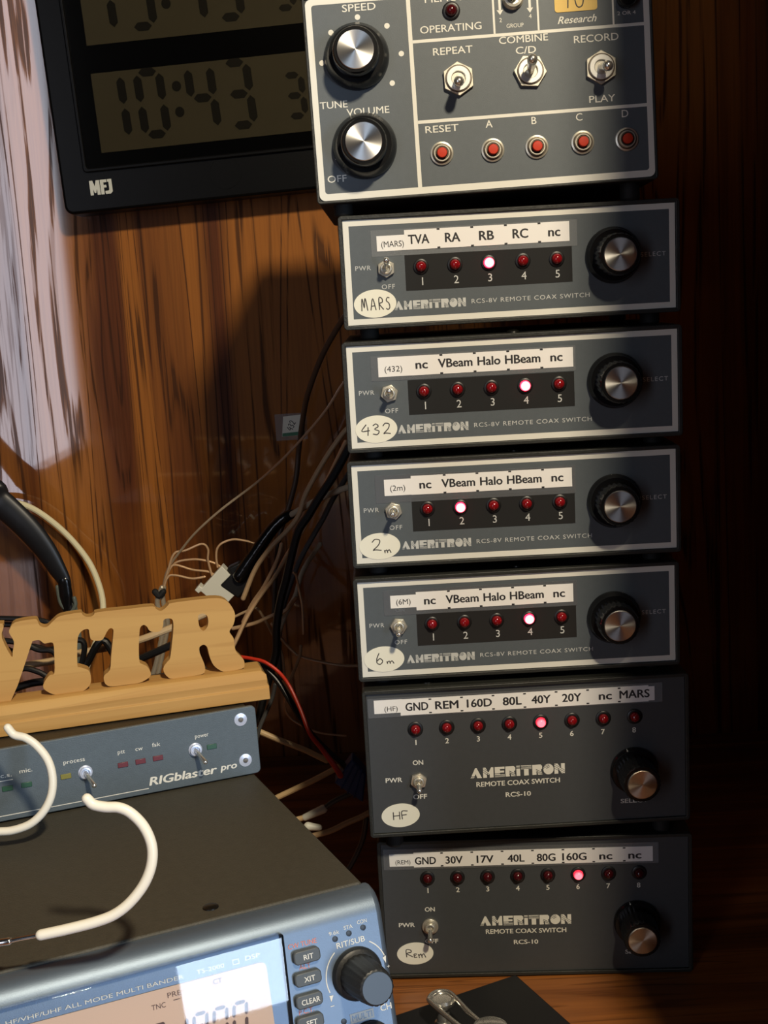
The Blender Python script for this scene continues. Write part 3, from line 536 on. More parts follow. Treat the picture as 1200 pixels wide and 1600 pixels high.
def case(root, W, H, D, lip, mat='case_black', feet=None, rec=1.4, foot_r=5.0, screw=None):
    bm = BM(); x0, x1, z0, z1 = -W/2-lip, W/2+lip, -lip, H+lip
    o_ = round_rect(x0, x1, z0, z1, 2.0, 4); i_ = [(-W/2-0.15, -0.15), (W/2+0.15, -0.15), (W/2+0.15, H+0.15), (-W/2-0.15, H+0.15)]
    prism(bm, o_, -rec, 0.6, 0, holes=[i_])
    prism(bm, o_, 0.6, D, 0)
    c = new_obj('case', bm, mat, root, bevel=0.35)
    if feet:
        for sx, sy in ((-1,0),(1,0),(-1,1),(1,1)):
            h = feet if not isinstance(feet, tuple) else (feet[0] if sx < 0 else feet[1])
            bm = BM(); lathe_axis(bm, (sx*(W/2-11), 12 if sy == 0 else D-12, -lip-h), (0,0,1), [(foot_r*0.85, 0), (foot_r, min(1.0, h*0.3)), (foot_r, h+0.2)], n=20); new_obj('foot', bm, 'black_rubber', root)
    if screw is not None:
        bm = BM(); lathe_axis(bm, (screw-W/2, 9, H+lip-0.1), (0,0,1), [(3.6, 0), (3.4, 0.8), (2.2, 1.6), (0, 1.8)], n=20); new_obj('case_screw', bm, 'screw_black', c)
    return c
def oval(root, u, v, a, b, word, h, rot=0.03, mat='sticker', **kw):
    bm = BM(); prism(bm, ellipse(u, v, a, b, rot=rot), -0.32, -0.1); s = new_obj('oval_sticker', bm, mat, root)
    bm = BM()
    for wd, du, dv, hh, ws in word: pen(bm, wd, u+du, v+dv, hh, y=-0.36, wscale=ws, rot=rot, **kw)
    new_obj('handwriting', bm, 'pen', s)
def label_strip(root, pieces, words, clear_rect, ticks, tz):
    bm = BM(); prism(bm, round_rect(*clear_rect, 0.3, 2), -0.20, -0.12); new_obj('clear_tape', bm, 'clear_tape', root, smooth=False)
    bm = BM()
    for k, (x0, x1, z0, z1) in enumerate(pieces): box(bm, x0, x1, -0.36-0.03*k, -0.22, z0, z1)
    s = new_obj('label_strip', bm, 'tape_paper', root, smooth=False)
    bm = BM()
    for wd, u, v, cap, wid, bold in words: text(bm, wd, u, v, cap, y=-0.44, width=wid, bold=bold)
    for u in ticks:
        for z, d in ((tz[0], 1), (tz[1], -1)): quad(bm, u-0.75, u+0.75, z-0.4+d*0.4, z+0.4+d*0.4, -0.44)
    new_obj('label_lettering', bm, 'ink', s, smooth=False)

def unit_matrix(x, y, z, yaw, roll=0.0, tilt=0.0):
    return Matrix.Translation((x, y, z)) @ Matrix.Rotation(yaw, 4, 'Z') @ Matrix.Rotation(-roll, 4, 'Y')

# ------------------------------------------------------------------ four small switch boxes
W8, H8 = 171.0, 53.3
def small_switch(x, y, z, yaw, label, feet, lit, lever, rot, pieces, words, clear_rect, oval_args, cap_uv, ang, on_print, screw, tick_z):
    r = thing('antenna_switch_box', label, 'switch box', unit_matrix(x, y, z, yaw), 'slim switch boxes with five lamps and a white panel border')
    o = -W8/2
    case(r, W8, H8, 105, 2.2, feet=feet, screw=screw)
    bm = BM(); box(bm, o, W8/2, 0, 0.9, 0, H8); new_obj('front_panel', bm, 'panel_slate', r, smooth=False)
    bm = BM(); rect_ring(bm, o+0.1, W8/2-0.1, 0.1, H8-0.1, 3.0, -0.06); new_obj('panel_border', bm, 'white_print', r, smooth=False)
    bm = BM(); box(bm, o+31, o+117.4, -0.10, 0.3, 16.2, 34.3); new_obj('lamp_window', bm, 'dark_window', r, smooth=False)
    for k in range(5): led(r, o+39.2+17.55*k, 28.2, 'lit' if k+1 == lit else 'off')
    toggle(r, o+21.2, 28.1, lever, rot=rot)
    h = 18.0; du, dv = (-0.064-(x+(o+cap_uv[0])*S)), (0.388-(z+cap_uv[1]*S))
    f = h*S/(0.64)                                             # bring the disc back along its axis to the panel
    knob(r, o+cap_uv[0]-du/S*f*0, cap_uv[1], 14.4, 11.0, 8.4, h, 'cap_y', ang)
    bm = BM()
    text(bm, 'PWR', o+9.4, 28.9, 2.3, width=8.0, spacing=1.15)
    text(bm, 'OFF', o+21.9, 18.9, 2.3, width=6.8, spacing=1.15)
    if on_print: text(bm, 'ON', o+22.3, 37.0, 2.3, width=5.0)
    new_obj('switch_lettering', bm, 'grey_print', r, smooth=False); bm = BM()
    text(bm, 'SELECT', o+159.5, 28.0, 2.2, width=13.0, spacing=1.2); new_obj('knob_lettering', bm, 'grey_print', r, smooth=False); bm = BM()
    for k in range(5): text(bm, str(k+1), o+39.7+17.5*k, 20.7, 3.9)
    new_obj('lamp_numbers', bm, 'grey_print', r, smooth=False); bm = BM()
    text(bm, 'RCS-8V REMOTE COAX SWITCH', o+95.3, 9.1, 2.2, width=61.4, spacing=1.15)
    new_obj('model_lettering', bm, 'grey_print', r, smooth=False)
    bm = BM(); logo(bm, o+24.5, o+61.6, 6.7, 11.2, -0.12, 0, 1); new_obj('maker_logo', bm, ['grey_print', 'panel_slate'], r, smooth=False)
    sh = lambda t: (t[0]+o, t[1]+o)+tuple(t[2:])
    label_strip(r, [sh(p) for p in pieces], [(w_, u+o, v, c, wd, b) for w_, u, v, c, wd, b in words], sh(clear_rect), [o+31.6+17.3*k for k in range(1, 5)], tick_z)
    oval(r, o+oval_args[0], oval_args[1], 11.0, 7.2, oval_args[2], 5, rot=0.02)
    return r
BO = 0.028
def words8(first, fz, names, z, cap=4.3):
    wid = {'TVA': 10.6, 'RA': 7.6, 'RB': 7.4, 'RC': 7.8, 'nc': 6.0, 'VBeam': 17.5, 'Halo': 11.6, 'HBeam': 18.0}
    return [(first[0], first[1], fz, 2.9, first[2], 0.0)]+[(n, 39.3+17.45*k-0.6, z, cap, wid[n], BO) for k, n in enumerate(names)]
small_switch(0.00608, 0.00404, 0.37058, 0.0177, 'slim grey switch box lettered (MARS) TVA RA RB RC, topmost of the bordered boxes', 6.0, 3, (0.0, 0.42), 0.52,
    [(17.1, 32.0, 36.9, 44.6), (31.4, 116.3, 36.9, 46.9)], words8(('(MARS)', 25.2, 11.6), 40.3, ['TVA','RA','RB','RC','nc'], 42.0, 4.5), (14.2, 120.3, 34.3, 47.6),
    (14.6, 10.6, [('MARS', 0.3, -0.3, 6.0, .52)]), (138.6, 28.5), R(-38), False, None, (36.9, 46.9))
small_switch(0.00426, -0.00274, 0.30685, -0.0124, 'slim grey switch box with (432) strip and oval 432 sticker', 4.8, 4, (0.0, 0.22), 0.25,
    [(16.1, 117.1, 36.7, 46.8)], words8(('(432)', 24.0, 9.2), 40.6, ['nc','VBeam','Halo','HBeam','nc'], 42.2), (12.3, 118.3, 34.6, 47.6),
    (13.4, 9.7, [('432', 0, 0, 5.6, 1.0)]), (138.4, 28.4), R(25), False, 87.5, (36.7, 46.8))
small_switch(0.00317, -0.00077, 0.24435, -0.0147, 'slim grey switch box with (2m) strip and oval 2m sticker, second lamp lit', 5.9, 2, (-0.06, 0.02), 0.75,
    [(16.9, 32.0, 36.2, 44.9), (31.2, 116.2, 36.1, 46.2)], words8(('(2m)', 24.0, 8.0), 40.2, ['nc','VBeam','Halo','HBeam','nc'], 41.4), (12.1, 118.0, 32.4, 47.2),
    (12.8, 9.2, [('2', -1.6, 0.8, 6.2, 1.1), ('m', 4.2, -2.2, 3.4, 1.2)]), (138.2, 27.2), R(-5), False, 87.5, (36.1, 46.2))
small_switch(0.00256, 0.00101, 0.18083, 0.0028, 'slim grey switch box with (6M) strip and oval 6m sticker, lowest of the bordered boxes', 4.1, 4, (-0.03, -0.12), 0.95,
    [(17.4, 32.0, 38.0, 45.0), (31.3, 116.1, 36.2, 46.3)], words8(('(6M)', 24.4, 7.8), 41.4, ['nc','VBeam','Halo','HBeam','nc'], 41.4), (13.7, 118.2, 34.0, 48.0),
    (12.3, 9.8, [('6', -2.4, 0.5, 6.2, .9), ('m', 3.4, -1.2, 3.0, 1.5)]), (137.6, 26.3), R(20), True, 87.5, (36.2, 46.3))

# ------------------------------------------------------------------ two tall switch boxes
W10, H10 = 173.5, 80.6
def tall_switch(x, y, z, yaw, label, feet, lit, dark, lever, rot, sheet, words, clear_rect, oval_args, cap_uv, tick_z, roll=0.0, screw=34, spring=False):
    r = thing('antenna_switch_box', label, 'switch box', unit_matrix(x, y, z, yaw, roll), 'tall charcoal switch boxes with eight lamps')
    o = -W10/2
    case(r, W10, H10, 118, 2.2, feet=feet, screw=screw)
    bm = BM(); box(bm, o, W10/2, 0, 0.9, 0, H10); new_obj('front_panel', bm, 'panel_charcoal', r, smooth=False)
    for k in range(8): led(r, o+25.9+17.15*k, 59.5, 'soft' if k+1 == lit else ('dark' if dark else 'off'), r=2.7, ring=4.2)
    toggle(r, o+26.1, 29.7, lever, rot=rot, lev=7.5, hexed=not spring)
    knob(r, o+cap_uv[0], cap_uv[1], 13.2, 10.6, 8.0, 21.0, 'cap_y_bronze', R(-18), skirt_h=4.5)
    bm = BM(); bb = 0.022
    text(bm, 'ON', o+26.3, 40.0, 2.6, width=5.6, bold=bb); text(bm, 'OFF', o+26.5, 20.1, 2.6, width=7.5, bold=bb); text(bm, 'PWR', o+12.6, 30.6, 2.6, width=9.0, bold=bb); new_obj('switch_lettering', bm, 'white_print', r, smooth=False); bm = BM()
    for k in range(8): text(bm, str(k+1), o+25.8+17.12*k, 51.7, 2.9, bold=bb)
    new_obj('lamp_numbers', bm, 'white_print', r, smooth=False); bm = BM()
    text(bm, 'SELECT', o+145.0, 10.6, 2.4, width=15.0, bold=bb); new_obj('knob_lettering', bm, 'white_print', r, smooth=False); bm = BM()
    text(bm, 'REMOTE COAX SWITCH', o+81.0, 25.2, 2.7, width=46.0, bold=bb); text(bm, 'RCS-10', o+80.8, 18.3, 2.6, width=13.8, bold=bb)
    new_obj('model_lettering', bm, 'white_print', r, smooth=False)
    bm = BM(); logo(bm, o+54.8, o+107.0, 28.9, 34.8, -0.12, 0, 1); new_obj('maker_logo', bm, ['white_print', 'panel_charcoal'], r, smooth=False)
    sh = lambda t: (t[0]+o, t[1]+o)+tuple(t[2:])
    label_strip(r, [sh(p) for p in sheet], [(w_, u+o, v, c, wd, b) for w_, u, v, c, wd, b in words], sh(clear_rect), [o+34.6+17.2*k for k in range(0, 7)], tick_z)
    oval(r, o+oval_args[0], oval_args[1], 10.6, 6.9, oval_args[2], 5, rot=oval_args[3], mat='sticker')
    return r
def words10(first, names, wid, z, cap, off):
    return [first]+[(n, 25.9+17.15*k+off[k], z, cap, wd, BO) for k, (n, wd) in enumerate(zip(names, wid))]
tall_switch(0.00512, -0.00252, 0.09175, 0.0085, 'tall charcoal switch box with (HF) strip and oval HF sticker, resting on its twin', 10.6, 5, False, (0.0, -0.30), 0.3,
    [(4.0, 19.5, 69.4, 77.0), (18.3, 153.8, 67.7, 76.9), (152.0, 157.1, 68.2, 76.2)],
    words10(('(HF)', 13.2, 71.9, 2.7, 7.2, 0.0), ['GND','REM','160D','80L','40Y','20Y','nc','MARS'], [12.2,12.4,13.4,10.0,10.2,10.2,6.8,16.2], 72.4, 4.4, [1.4,0.6,1.2,2.0,0.6,0.2,1.4,0.2]), (0.6, 161.4, 67.0, 78.0),
    (15.2, 9.8, [('HF', 0, 0, 4.6, 1.0)], 0.04), (145.2, 28.6), (68.1, 76.5))
tall_switch(0.00751, 0.00868, -0.00394, -0.0533, 'tall charcoal switch box with (REM) strip and oval Rem sticker, standing on the desk', 0.9, 6, True, (-0.02, -0.62), 0.6,
    [(4.6, 19.5, 67.1, 74.6), (18.5, 153.8, 66.3, 75.3)],
    words10(('(REM)', 12.3, 69.7, 2.5, 8.6, 0.0), ['GND','30V','17V','40L','80G','160G','nc','nc'], [11.8,9.5,9.3,9.4,10.3,13.4,7.0,7.0], 70.3, 4.3, [-0.7,-1.5,-1.0,-0.6,-0.7,-1.9,-1.4,-2.2]), (1.2, 157.0, 65.0, 77.6),
    (16.6, 12.6, [('R', -3.6, 0.2, 4.6, 1.1), ('e', 0.2, -0.6, 3.6, .9), ('m', 4.0, -0.3, 4.8, 1.0)], 0.05), (144.3, 29.2), (66.5, 75.1), roll=-0.0022, spring=True)

# ------------------------------------------------------------------ memory keyer on top
KX, KZ = 169.75, 97.5
s_ = (-0.0899280, -0.00032474, 0.43367, -0.02149, 0.025646, 0.0173400)
a, t, ro = s_[3], s_[4], s_[5]
e1 = Vector((math.cos(a), math.sin(a), 0)); n_ = Vector((math.sin(a), -math.cos(a), 0)); e3 = Vector((0, 0, math.cos(t)))-n_*math.sin(t)
E1 = (math.cos(ro)*e1+math.sin(ro)*e3).normalized(); E3 = (-math.sin(ro)*e1+math.cos(ro)*e3).normalized(); E2 = E3.cross(E1)
ky = thing('memory_keyer', 'black keyer with white divider lines and five red push buttons, topmost on the stack', 'keyer', frame_matrix(Vector(s_[:3])+E1*KX/2*S, E1, E2, E3))
o = -KX/2
case(ky, KX, KZ, 140, 1.4, mat='case_black', feet=(6.0, 8.6), rec=0.6)
bm = BM(); prism(bm, round_rect(o, -o, 0, KZ, 3.0), 0, 0.9); new_obj('front_panel', bm, 'panel_slate', ky, smooth=False)
bm = BM()
prism(bm, round_rect(o+0.1, -o-0.1, 0.1, KZ-0.1, 3.0), -0.06, -0.06, holes=[round_rect(o+3.1, -o-3.0, 3.4, KZ-3.0, 1.5)])
for x0, x1, z0, z1 in ((50.2,52.2,3.3,95), (52.1,167,72.9,74.4), (52.1,167,34.2,35.8), (92.5,93.5,74.2,95), (114.4,115.3,74.2,95), (151.4,152.3,74.2,95)):
    quad(bm, o+x0, o+x1, z0, z1, -0.07)
new_obj('panel_lines', bm, 'white_print', ky, smooth=False)
knob(ky, o+24.0, 68.6, 16.2, 11.6, 9.3, 18.0, 'cap_y', R(8), fluted=False, skirt_h=8.0)
knob(ky, o+24.8, 25.4, 16.2, 11.6, 9.3, 18.0, 'cap_y', R(-110), fluted=False, skirt_h=8.0)
toggle(ky, o+73.7, 54.2, (-0.05, -0.30), nut=8.3, rot=0.55, washer=True, lev=13, tip=2.5)
toggle(ky, o+109.5, 55.1, (0.0, 0.30), nut=8.3, rot=0.95, washer=True, lev=11.5, tip=2.5)
toggle(ky, o+144.6, 54.3, (0.10, -0.16), nut=8.3, rot=0.50, washer=True, lev=12, tip=2.5)
for u, v in ((63.2,19.0),(88.8,18.7),(110.9,18.6),(133.9,19.1),(156.0,19.0)):
    bm = BM(); lathe(bm, o+u, v, [(5.9,0),(5.7,-1.0),(4.9,-1.3)], n=32, cap=False); lathe(bm, o+u, v, [(4.9,-1.3),(4.5,-1.1),(4.2,-1.1)], n=32, cap=False, mi=1)
    lathe(bm, o+u, v, [(4.2,-1.1),(4.2,-2.6),(3.9,-2.9),(3.5,-2.9)], n=32, cap=False); lathe(bm, o+u, v, [(3.5,-2.9),(3.4,-2.4),(2.9,-2.4),(2.5,-1.6)], n=32, cap=False, mi=1)
    p = new_obj('push_button', bm, ['steel_dull', 'ring_dark'], ky)
    bm = BM(); lathe(bm, o+u, v, [(2.5,-2.0),(2.5,-4.4),(2.2,-4.8),(0,-4.9)], n=24); new_obj('button_cap', bm, 'red_button', p, label='red plunger')
led(ky, o+72.2, 86.8, 'dark', r=2.9, ring=4.4)
bm = BM(); lathe(bm, o+102.8, 90.0, [(5.2,0),(5.2,-1.2),(4.4,-2.0),(4.4,-4.0),(3.2,-4.2),(3.0,-2.0),(0,-2.0)], n=32); g = new_obj('group_switch', bm, 'steel_dull', ky)
bm = BM(); tube(bm, [Vector((o+102.8,-2,90)), Vector((o+102.8,-12,94.5))], [1.8,2.4], n=12); new_obj('lever', bm, 'black_plastic', g)
bm = BM(); lathe(bm, o+158.4, 85.8, [(4.6,0),(4.6,-5),(4.0,-6),(0,-6)], n=28); new_obj('small_knob', bm, 'black_plastic', ky)
bm = BM(); kb = 0.006
text(bm, 'SPEED', o+26.7, 92.0, 3.4, width=16.6, bold=kb); text(bm, 'TUNE', o+10.7, 46.6, 3.3, width=13.8, bold=kb); text(bm, 'VOLUME', o+27.6, 42.4, 3.3, width=21.4, bold=kb); text(bm, 'OFF', o+9.6, 10.6, 3.3, width=9.6, bold=kb)
text(bm, 'MEMORY', o+71.5, 93.2, 3.4, width=24, bold=kb); text(bm, 'OPERATING', o+71.5, 78.9, 3.4, width=30.4, bold=kb); text(bm, 'REPEAT', o+71.8, 68.1, 3.4, width=19.6, bold=kb)
text(bm, 'COMBINE', o+107.1, 71.0, 3.3, width=24.2, bold=kb); text(bm, 'C/D', o+108.0, 65.6, 3.3, width=10, bold=kb); text(bm, 'RECORD', o+143.0, 68.7, 3.4, width=22, bold=kb); text(bm, 'PLAY', o+144.7, 39.6, 3.3, width=12.9, bold=kb)
text(bm, 'RESET', o+64.0, 31.1, 3.3, width=16.6, bold=kb)
for s, u in (('A',87.7),('B',110.2),('C',132.8),('D',155.7)): text(bm, s, o+u, 31.6, 3.5, bold=kb)
text(bm, 'GROUP', o+103.3, 77.6, 1.9, width=8.4); text(bm, '2', o+96.3, 80.6, 2.0); text(bm, '4', o+111.0, 81.4, 2.0)
for u in (96.2, 111.0): quad(bm, o+u-0.6, o+u+0.6, 85.0, 94.5, -0.12); bm.faces.new([bm.verts.new((o+u+d[0], -0.12, d[1])) for d in ((-1.6,85.4),(0,83.0),(1.6,85.4))])
new_obj('panel_lettering', bm, 'white_print', ky, smooth=False); bm = BM()
text(bm, 'Research', o+134.0, 78.3, 3.4, width=19.2, bold=0.012, shear=0.35)
new_obj('script_lettering', bm, 'white_print', ky, smooth=False); bm = BM()
text(bm, '2 OR 4', o+158.4, 79.4, 1.7, width=9); new_obj('switch_lettering', bm, 'white_print', ky, smooth=False); bm = BM()
for u, v in ((6.4,67),(12,81.1),(25.7,87.4),(40,82.2),(46.2,68.5),(40.7,54.8)): prism(bm, ellipse(o+u, v, 1.35, 1.35, 20), -0.12, -0.12)
new_obj('scale_dots', bm, 'white_print', ky, smooth=False)
bm = BM(); prism(bm, round_rect(o+123.2, o+144.2, 82.0, 95.5, 1.5), -0.3, -0.1); st = new_obj('yellow_sticker', bm, 'sticker_yellow', ky)
bm = BM(); pen(bm, '10', o+133.5, 88.0, 8.5, y=-0.34, r=0.3); new_obj('handwriting', bm, 'pen', st)

# ------------------------------------------------------------------ wall clock
CW, CH = 278.0, 232.0
ck = thing('wall_clock', 'black two-display digital clock on the oak wall, showing 10:43', 'clock', Matrix.Translation((-0.3025, WALL-0.028, 0.4587)) @ Matrix.Rotation(R(-2.7), 4, 'Y'))
bm = BM(); prism(bm, round_rect(0, CW, 0, CH, 7), -4, 27.5); new_obj('clock_body', bm, 'clock_body', ck, bevel=2.2, segs=3)
bm = BM(); prism(bm, round_rect(19, CW-19, 30, CH-14, 3), -6.5, -3.5, holes=[round_rect(22, CW-22, 33, CH-17, 2)]); new_obj('bezel_ridge', bm, 'clock_body', ck, bevel=0.8)
def seg7(bm, ch, x, z, w, h, t, sl):
    S7 = {'0':'abcdef','1':'bc','2':'abged','3':'abgcd','4':'fgbc','5':'afgcd','7':'abc','8':'abcdefg'}
    P = {'a':((0,1),(1,1)),'b':((1,1),(1,.5)),'c':((1,.5),(1,0)),'d':((0,0),(1,0)),'e':((0,.5),(0,0)),'f':((0,1),(0,.5)),'g':((0,.5),(1,.5))}
    for s in S7[ch]:
        (a, b), (c, d) = P[s]; p = Vector((x+a*w, z+b*h)); q = Vector((x+c*w, z+d*h)); dr = (q-p).normalized(); p += dr*t*0.25; q -= dr*t*0.25; n = Vector((-dr.y, dr.x))*t/2
        pts = [p, p+dr*t/2+n, q-dr*t/2+n, q, q-dr*t/2-n, p+dr*t/2-n]
        bm.faces.new([bm.verts.new((v.x+(v.y-z)*sl, -5.2, v.y)) for v in pts])
for z0, hhmm, ss in ((43.5, ('1','0','4','3'), '38'), (122.5, ('1','5','4','3'), '38')):
    bm = BM(); box(bm, 35, 245, -5.0, -4.1, z0, z0+58.5); d = new_obj('lcd_display', bm, 'lcd_clock', ck, smooth=False)
    bm = BM()
    for ch, x in zip(hhmm, (46, 71, 110, 138)): seg7(bm, ch, x-(0 if ch != '1' else 5), z0+9.5, 17, 46, 6.4, -0.03)
    for zz in (24, 43): prism(bm, ellipse(99, z0+zz, 3.6, 3.9, 18), -5.2, -5.2)
    for ch, x in zip(ss, (182, 203)): seg7(bm, ch, x, z0+12, 13, 30, 5.0, -0.03)
    new_obj('digits', bm, 'lcd_seg', d, smooth=False)
bm = BM(); box(bm, 22.2, CW-22.2, -5.9, -5.4, 33.2, CH-17.2); new_obj('clock_window', bm, 'smoke_glass', ck, smooth=False)
bm = BM()
for pl in ([(0,0),(0,11),(2.6,11),(3.9,6.5),(5.2,11),(7.8,11),(7.8,0),(5.4,0),(5.4,4.5),(4.4,1.5),(3.4,1.5),(2.4,4.5),(2.4,0)], [(8.3,0),(8.3,11),(13.4,11),(13.4,8.8),(10.9,8.8),(10.9,6.9),(13.0,6.9),(13.0,4.9),(10.9,4.9),(10.9,0)], [(13.9,11),(17.4,11),(17.4,1.6),(15.8,0),(12.2,0),(11.6,0.6),(11.6,2.4),(14.2,2.4),(14.9,3.1),(14.9,9),(13.9,9)]):
    prism(bm, [(22+a*1.0, 12.8+b) for a, b in pl], -4.12, -4.12)
new_obj('badge_lettering', bm, 'silver_print', ck, smooth=False)
bm = BM(); lathe(bm, 128, 20, [(13,-3.9),(13,-4.3),(11.5,-4.3),(11.5,-3.9)], n=32, cap=False); new_obj('button_rim', bm, 'clock_body', ck)

# ------------------------------------------------------------------ transceiver
TO = Vector((-0.084434, -0.165228, 0.146344)); TE1 = Vector((0.925311, 0.379209, 0)); TE2 = Vector((-0.378575, 0.923763, -0.057822)); TE3 = Vector((-0.021927, 0.053503, 0.998327))
tr = thing('radio_transceiver', 'large transceiver with dark dusty cover, amber display and pale blue front, at lower left', 'radio', frame_matrix(TO, TE1, TE2, TE3))
TW, TD, TH = 268.0, 292.0, 116.0
bm = BM(); prism(bm, round_rect(-TW, 0.8, -TH, 0, 1.2, 3), 0, TD); cov = new_obj('cover', bm, 'radio_cover', tr, bevel=0.8)
bm = BM(); lathe_axis(bm, (-61, 10.5, -0.2), (0,0,1), [(3.4,0),(3.2,0.6),(1.6,1.1),(0,1.1)], n=20); new_obj('case_screw', bm, 'screw_black', cov)
for x, y in ((-14, 60), (-250, 60)):
    bm = BM(); lathe_axis(bm, (x-8, 22, -TH), (0.02,0.02,-1), [(8,-1),(9,3),(8,21.5)], n=24); new_obj('foot', bm, 'black_rubber', tr)
    bm = BM(); lathe_axis(bm, (x-8, TD-26, -TH), (0.0,0.05,-1), [(8,-1),(9,3),(8,36.5)], n=24); new_obj('foot', bm, 'black_rubber', tr)
th = R(11); ct, stn = math.cos(th), math.sin(th)
# bezel: profile (depth, height) swept over the width, face leaning back 11 degrees
prof = [(3,-1.0),(-3.5,-1.4),(-6.5,-2.3),(-9.0,-4.0),(-10.8,-6.2),(-12.0,-9.0)]
prof += [(-12-118*stn, -9-118*ct), (3, -9-118*ct)]
bm = BM()
la = [bm.verts.new((4.6, y, z)) for y, z in prof]; lb = [bm.verts.new((-TW-4, y, z)) for y, z in prof]
for i in range(len(prof)): bm.faces.new((la[i], la[(i+1) % len(prof)], lb[(i+1) % len(prof)], lb[i]))
bm.faces.new(la); bm.faces.new(lb)
new_obj('front_bezel', bm, 'radio_face', tr, bevel=2.6, segs=4, autosmooth=50)
FM = Matrix.Translation((0, -12*S, -9*S)) @ Matrix.Rotation(-th, 4, 'X')
def on_face(o_): o_.matrix_local = FM; return o_
bm = BM(); prism(bm, [(-262,-95),(-41.5,-95),(-39.6,-31),(-38.6,2.2),(-262,0.2)], -4, 1.5); dw = on_face(new_obj('display_window', bm, 'glass', tr, bevel=1.2, segs=3))
bm = BM(); prism(bm, round_rect(-222, -46.6, -80, -7.2, 2.5), -0.6, -0.3); lc = on_face(new_obj('lcd_screen', bm, 'lcd_amber', tr))
lc.parent = dw; lc.matrix_parent_inverse = Matrix.Identity(4); lc.matrix_local = Matrix.Identity(4)
bm = BM()
def lcd7(st, x, z, w, h, gap, sl=0.12):
    global bm
    for ch in st:
        if ch == '.': prism(bm, [(x-gap*.55,z),(x-gap*.55+1,z),(x-gap*.55+1,z+1.1),(x-gap*.55,z+1.1)], -0.75, -0.75); continue
        if ch != ' ':
            b2 = BM(); seg7(b2, ch, 0, 0, w, h, 1.4, sl)
            base = {v: bm.verts.new((v.co.x+x, -0.75, v.co.z+z)) for v in b2.verts}
            for f in b2.faces: bm.faces.new([base[v] for v in f.verts])
            b2.free()
        x += w+gap
lcd7('145 210.00', -126, -31, 5.0, 11.0, 2.9)
text(bm, 'TNC', -90, -13.2, 1.9, y=-0.75, width=5.4); text(bm, 'PRE', -83.6, -10.2, 1.9, y=-0.75, width=5.2); quad(bm, -84.2, -81.6, -12.6, -12.3, -0.75); text(bm, 'CT', -66.5, -9.8, 1.9, y=-0.75)
o2 = new_obj('lcd_digits', bm, 'lcd_ink', lc, smooth=False)
bm = BM(); text(bm, 'HF/VHF/UHF ALL MODE MULTI BANDER', -112, -4.9, 1.5, y=-0.3, width=66); text(bm, 'TS-2000', -68.5, -4.7, 1.6, y=-0.3, width=11); text(bm, 'DSP', -51.5, -4.3, 1.7, y=-0.3, width=6); rect_ring(bm, -59.6, -57.0, -5.6, -3.6, 0.25, -0.3)
o3 = on_face(new_obj('window_lettering', bm, 'white_print', tr, smooth=False)); o3.parent = dw; o3.matrix_local = Matrix.Identity(4)
for nm, u, v in (('RIT',-30.1,-9.1),('XIT',-30.9,-17.6),('CLEAR',-31.7,-26.1),('SET',-32.5,-34.4)):
    bm = BM(); prism(bm, round_rect(u-5.6, u+5.5, v-2.7, v+2.7, 1.7, 5), -2.6, 0.5); b_ = on_face(new_obj('key', bm, 'radio_button', tr, bevel=0.5))
    bm = BM(); text(bm, nm, u+0.4, v-0.1, 2.0, y=-2.68, bold=0.012, width=7.6 if nm == 'CLEAR' else None); new_obj('key_lettering', bm, 'white_print', b_, smooth=False)
bm = BM(); lathe(bm, -10.0, -21.6, [(10.6,0.3),(10.6,-1.2),(10.0,-2.6),(8.6,-3.4)], n=48); new_obj
rk = on_face(new_obj('rit_knob', bm, 'radio_knob', tr))
bm = BM(); n = 60; rings = []
for rr, y in ((8.4,-3.2),(7.6,-18),(7.0,-22.6),(6.4,-23.0)):
    rings.append([bm.verts.new((-10.0+(rr-(0.3 if i % 3 == 0 else 0))*math.cos(2*math.pi*i/n), y, -21.6+(rr-(0.3 if i % 3 == 0 else 0))*math.sin(2*math.pi*i/n))) for i in range(n)])
for p_, q_ in zip(rings, rings[1:]):
    for i in range(n): bm.faces.new((p_[i], p_[(i+1) % n], q_[(i+1) % n], q_[i]))
bm.faces.new(rings[-1]); bm.faces.new(rings[0]); new_obj('knob_body', bm, 'radio_knob', rk)
bm = BM(); lathe(bm, -10.0, -21.6, [(6.3,-22.8),(6.1,-23.35),(0,-23.35)], n=40); new_obj('knob_face', bm, 'radio_knob_face', rk)
bm = BM()
for u, v in ((-17.1,-6.0),(-11.0,-5.2),(-4.7,-4.4),(-18.4,-38.6)): lathe(bm, u, v, [(1.15,0.2),(1.15,-0.35),(0,-0.5)], n=18, cap=False)
on_face(new_obj('indicator_lens', bm, 'satin_black', tr))
bm = BM()
for s, u, v, wd in (('9.6k',-17.2,-3.5,4.4),('STA',-11.0,-2.7,3.8),('CON',-4.9,-1.9,4.2)): text(bm, s, u, v, 1.5, y=-0.15, width=wd)
text(bm, 'RIT/SUB', -10.8, -8.8, 2.2, y=-0.15, width=12.2, bold=0.008, rot=0.02); text(bm, 'CH', 0.0, -37.6, 2.4, y=-0.15, width=4.8, bold=0.01)
for a0, a1 in ((18, 62), (128, 205)):
    pts = [Vector((-10+13.2*math.cos(R(a_)), -0.15, -21.6+13.2*math.sin(R(a_)))) for a_ in range(a0, a1+1, 8)]; tube(bm, pts, 0.22, n=6, sub=2, flat=(0.2,(0,1,0)), round_end=False)
bm.faces.new([bm.verts.new(p) for p in ((1.6,-0.16,-18.2),(3.2,-0.16,-17.6),(2.8,-0.16,-20.6))]); bm.faces.new([bm.verts.new(p) for p in ((-22.9,-0.16,-27.2),(-21.2,-0.16,-27.4),(-22.4,-0.16,-29.8))])
text(bm, '+', 3.6, -22.2, 1.6, y=-0.15); quad(bm, -23.0, -21.4, -31.6, -31.3, -0.15)
